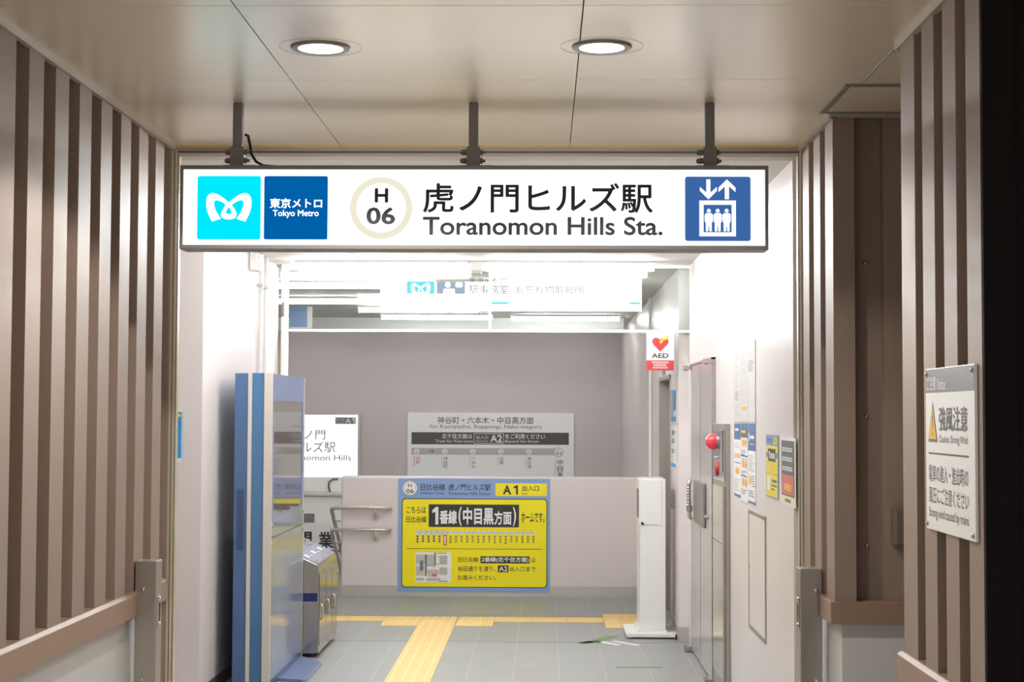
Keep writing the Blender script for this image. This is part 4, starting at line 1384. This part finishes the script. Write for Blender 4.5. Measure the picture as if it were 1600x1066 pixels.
def n2(f):
    f.rect(0.02, 0.0, 0.98, 0.18, M_DGREY, 1)
    f.rect(0.02, 0.0, 0.98, 0.07, M_DBLUE, 2)
    f.rect(0.1, 0.09, 0.7, 0.12, M_AMBER, 2)
    f.outline(0.02, 0.0, 0.98, 0.42, 0.02, M_DBLUE, 1)
    f.outline(0.02, 0.44, 0.98, 1.0, 0.015, M_LIGHTINK, 1)
    for i in range(2):
        for v, h_ in ((0.25, 0.05), (0.51, 0.055), (0.74, 0.055)):
            f.disc(0.32 + 0.36 * i, v, 0.15, M_ORANGE, 2, 14, ry=h_)
    for v in (0.34, 0.60, 0.83):
        f.lines(0.1, v, 0.9, 3, 0.025, 0.01, M_GREYINK, 1, int(v * 90))
    f.rect(0.02, 0.66, 0.98, 0.67, M_DBLUE, 1)
def n3(f):
    f.rect(0.0, 0.0, 1.0, 0.34, M_DBLUE, 1)
    f.rect(0.12, 0.12, 0.22, 0.22, M_PAPER, 2)
    f.rect(0.3, 0.15, 0.85, 0.19, M_PAPER, 2)
    f.rect(0.2, 0.25, 0.8, 0.265, M_LIGHTINK, 2)
    f.lines(0.1, 0.40, 0.9, 7, 0.03, 0.012, M_LIGHTINK, 1, 9)
    f.disc(0.3, 0.71, 0.16, M_ORANGE, 1, 14, ry=0.065)
    f.lines(0.55, 0.65, 0.95, 5, 0.03, 0.012, M_GREYINK, 1, 10)
    f.lines(0.1, 0.84, 0.9, 3, 0.03, 0.012, M_GREYINK, 1, 11)
    f.rect(0.0, 0.97, 1.0, 1.0, M_DBLUE, 1)
sheet('notice_sheet', 9.62, 9.31, 1.703, 1.283, 'blue headed notice with orange dots nearest the red lamp', 'notice', GN, n1)
sheet('notice_sheet', 9.30, 8.975, 1.705, 1.262, 'middle notice with orange picture pairs below the timetable', 'notice', GN, n2)
sheet('notice_sheet', 8.965, 8.66, 1.706, 1.275, 'notice with the tallest blue header, below the blank sheet', 'notice', GN, n3)

def yp(f):
    f.rect(0.04, 0.025, 0.96, 0.155, M_PBLUE, 1)
    f.rect(0.62, 0.04, 0.93, 0.14, M_YEL, 2)
    f.text('A', 0.66, 0.06, 0.76, 0.12, M_INK, 3)
    f.one(0.79, 0.06, 0.85, 0.12, M_INK, 3)
    f.rect(0.1, 0.06, 0.55, 0.085, M_DBLUE, 2)
    f.rect(0.1, 0.1, 0.55, 0.12, M_DBLUE, 2)
    f.rect(0.04, 0.17, 0.96, 0.975, M_YEL, 1)
    f.rect(0.2, 0.22, 0.8, 0.42, M_INK, 2)
    f.one(0.25, 0.26, 0.36, 0.38, M_PAPER, 3, 0.5)
    f.text('番線', 0.40, 0.28, 0.75, 0.38, M_PAPER, 3, 0.03)
    f.rect(0.06, 0.28, 0.17, 0.36, M_GREYINK, 2)
    f.rect(0.83, 0.28, 0.94, 0.36, M_GREYINK, 2)
    f.lines(0.1, 0.46, 0.95, 4, 0.035, 0.014, M_AMBER, 2, 3)
    f.rect(0.06, 0.615, 0.94, 0.622, M_GREYINK, 2)
    f.rect(0.12, 0.66, 0.36, 0.88, M_PAPER, 2)
    f.rect(0.5, 0.70, 0.9, 0.745, M_DGREY, 2)
    f.rect(0.46, 0.78, 0.9, 0.81, M_GREYINK, 2)
    f.rect(0.46, 0.84, 0.7, 0.87, M_GREYINK, 2)
m_ = sheet('wall_poster', 8.25, 7.82, 1.655, 1.345, 'small yellow copy of the platform poster on the right wall', 'poster', None, yp, M_PBLUE)
def dp(f):
    f.rect(0.06, 0.05, 0.94, 0.86, M_DGREY, 1)
    f.text('セーフ', 0.12, 0.14, 0.55, 0.2, M_LIGHTINK, 2) if False else None
    for v, w in ((0.15, 0.75), (0.29, 0.8), (0.43, 0.75)):
        u = 0.12
        i = 0
        while u < w:
            f.outline(u, v, u + 0.08, v + 0.06, 0.02, M_PAPER, 2)
            u += 0.1
    f.rect(0.1, 0.55, 0.9, 0.84, M_SALMON, 2)
    f.rect(0.2, 0.6, 0.8, 0.65, M_PINK, 3)
    f.rect(0.25, 0.68, 0.75, 0.78, M_ORANGE, 3)
    f.rect(0.06, 0.87, 0.94, 0.97, mat('pale_yellow_ink', S(240, 232, 170), 0.5), 1)
    f.rect(0.3, 0.9, 0.7, 0.95, M_GREYINK, 2)
sheet('wall_poster', 7.735, 7.288, 1.65, 1.337, 'dark grey poster with an orange lower half by the shutter rail', 'poster', None, dp)

# posters beyond the pier and on the left wall end
m_ = MB(); m_.box(WR2 - 0.003, WR2 - 0.0005, 12.90, 13.42, 1.70, 1.95, M_PAPER)
F_ = Flat(m_, (WR2 - 0.0032, 13.42, 1.95), RIGHTWALL, 0.52, 0.25, lay=0.0008)
F_.rect(0.0, 0.0, 1.0, 1.0, M_SKY, 1); F_.rect(0.15, 0.15, 0.5, 0.85, M_PBLUE, 2); F_.rect(0.6, 0.1, 0.85, 0.9, M_DGREY, 2); F_.rect(0.55, 0.65, 0.95, 0.85, M_PAPER, 3)
tag(m_.build('pier_poster', root=(WR2, 13.1, 1.8)), 'blue poster on the pier below the AED sign', 'poster')
m_ = MB(); m_.box(WR2 - 0.003, WR2 - 0.0005, 12.90, 13.42, 1.33, 1.66, M_PAPER)
F_ = Flat(m_, (WR2 - 0.0032, 13.42, 1.66), RIGHTWALL, 0.52, 0.33, lay=0.0008)
F_.rect(0.05, 0.9, 0.95, 0.99, M_SKY, 1)
for v in (0.1, 0.3, 0.55):
    F_.rect(0.15, v, 0.4, v + 0.12, M_GREYINK, 1); F_.rect(0.5, v, 0.85, v + 0.1, M_LIGHTINK, 1)
tag(m_.build('pier_notice', root=(WR2, 13.1, 1.5)), 'white notice with a blue foot on the pier, above the white stand', 'notice')
m_ = MB(); m_.box(-2.44, -2.196, 9.893, 9.8995, 1.455, 1.765, M_SKY)
F_ = Flat(m_, (-2.44, 9.8925, 1.765), FRONT, 0.244, 0.31, lay=0.0006)
F_.rect(0.0, 0.93, 1.0, 1.0, M_PAPER, 1)
F_.rect(0.05, 0.28, 0.86, 0.86, M_PAPER, 1)
F_.disc(0.92, 0.09, 0.035, M_YEL, 1, 14)
F_.outline(0.0, 0.0, 1.0, 1.0, 0.025, M_PAPER, 2)
tag(m_.build('blue_poster', root=(-2.3, 9.895, 1.5)), 'narrow blue bordered poster beside the left shutter rail', 'poster')

# conduit pipes and box on the left hall wall
GP = 'conduit pipes on the left hall wall'
for yy, lab in ((11.78, 'thin vertical conduit pipe behind the kiosk, nearer the entrance'), (12.0, 'thin vertical conduit pipe behind the kiosk, nearer the glass transom')):
    r = tag(empty('conduit_pipe', (WL + 0.025, yy, 0)), lab, 'pipe', GP)
    MB().cyl((WL + 0.022, yy, 0.086), (WL + 0.022, yy, ZI - 0.001), 0.016, M_CEILIN, 14).build('pipe', r, smooth=False)
    q = MB()
    for zz in (0.6, 1.9, 2.68):
        q.box(WL, WL + 0.04, yy - 0.03, yy + 0.03, zz - 0.012, zz + 0.012, M_SPEAKER)
    q.build('clip', r, bevel=0.003)
r = tag(empty('wall_speaker', (WL, 11.55, 2.8)), 'small white box high on the left hall wall under the hanging sign', 'box')
MB().box(WL + 0.0005, WL + 0.06, 11.42, 11.62, 2.76, 2.885, M_WHITE).build('body', r, bevel=0.008)
MB().box(WL + 0.06, WL + 0.066, 11.44, 11.6, 2.775, 2.87, M_SPEAKER).build('cover', r, bevel=0.003)

# ================================================================== FLOOR MARKINGS
def bars(mb, x0, x1, y0, y1, along_y, n):
    for i in range(n):
        if along_y:
            c = x0 + (x1 - x0) * (i + 0.5) / n
            mb.box(c - 0.012, c + 0.012, y0, y1, 0.003, 0.007, M_TACT2)
        else:
            c = y0 + (y1 - y0) * (i + 0.5) / n
            mb.box(x0, x1, c - 0.012, c + 0.012, 0.003, 0.007, M_TACT2)


mb = MB()
y = 14.17
while y > 8.0:
    mb.box(-1.040, -0.738, y - 0.30, y - 0.002, 0.0, 0.004, M_TACT)
    bars(mb, -1.040, -0.738, y - 0.302, y, True, 4)
    y -= 0.302
tag(mb.build('tactile_path', root=(-0.89, 12, 0)), 'yellow tactile paving path running from the barrier towards the entrance', 'paving')
def band(n0, n1, label):
    mb = MB()
    for nm in range(n0, n1):
        x = -1.041 + 0.311 * nm
        x1 = x + 0.311
        if nm in (-1, 1):
            yb, yt = 13.56, 14.17
        elif nm >= 5:
            yb, yt = 13.50, 14.42
        else:
            yb, yt = 13.86, 14.17
        mb.box(x + 0.002, x1 - 0.002, yb, yt, 0.0, 0.004, M_TACT)
        k = max(1, round((yt - yb) / 0.075))
        if nm in (-1, 1) or nm >= 5:
            for a in range(4):
                for c in range(k):
                    q = (x + 0.311 * (a + 0.5) / 4, yb + (yt - yb) * (c + 0.5) / k)
                    mb.cyl((q[0], q[1], 0.0035), (q[0], q[1], 0.008), 0.013, M_TACT2, 8, 0.009)
        else:
            bars(mb, x + 0.012, x1 - 0.012, yb, yt, False, 4)
    xc = -1.041 + 0.311 * (n0 + n1) / 2
    tag(mb.build('tactile_band', root=(xc, 14, 0)), label, 'paving', 'tactile bands crossing the hall')


band(-3, 0, 'yellow tactile paving band left of the long yellow path')
band(1, 6, 'yellow tactile paving band right of the long yellow path')

mb = MB()
Zs = 0.0018
def fpoly(mb, pts, z, material):
    mb.prism(pts, 'z', 0.0002, z, material)
fpoly(mb, [(0.265, 12.60), (0.335, 12.56), (0.60, 13.02), (0.51, 13.02)][::-1], Zs, M_GREEN)
fpoly(mb, [(0.265, 12.60), (0.43, 12.62), (0.46, 12.72), (0.33, 12.70)], Zs, M_GREEN)
for dx in (0.0, 0.13):
    fpoly(mb, [(0.39 + dx, 12.72), (0.435 + dx, 12.75), (0.60 + dx * 1.1, 12.52), (0.555 + dx * 1.1, 12.49)], Zs, M_PAPER)
tag(mb.build('floor_arrow', root=(0.4, 12.7, 0)), 'worn green and white arrow sticker on the floor before the white stand', 'marking')
mb = MB()
mb.box(0.505, 0.818, 11.415, 11.445, 0.0002, 0.0018, M_GREEN)
tag(mb.build('floor_tape', root=(0.66, 11.43, 0)), 'short green tape line on the hall floor', 'marking')
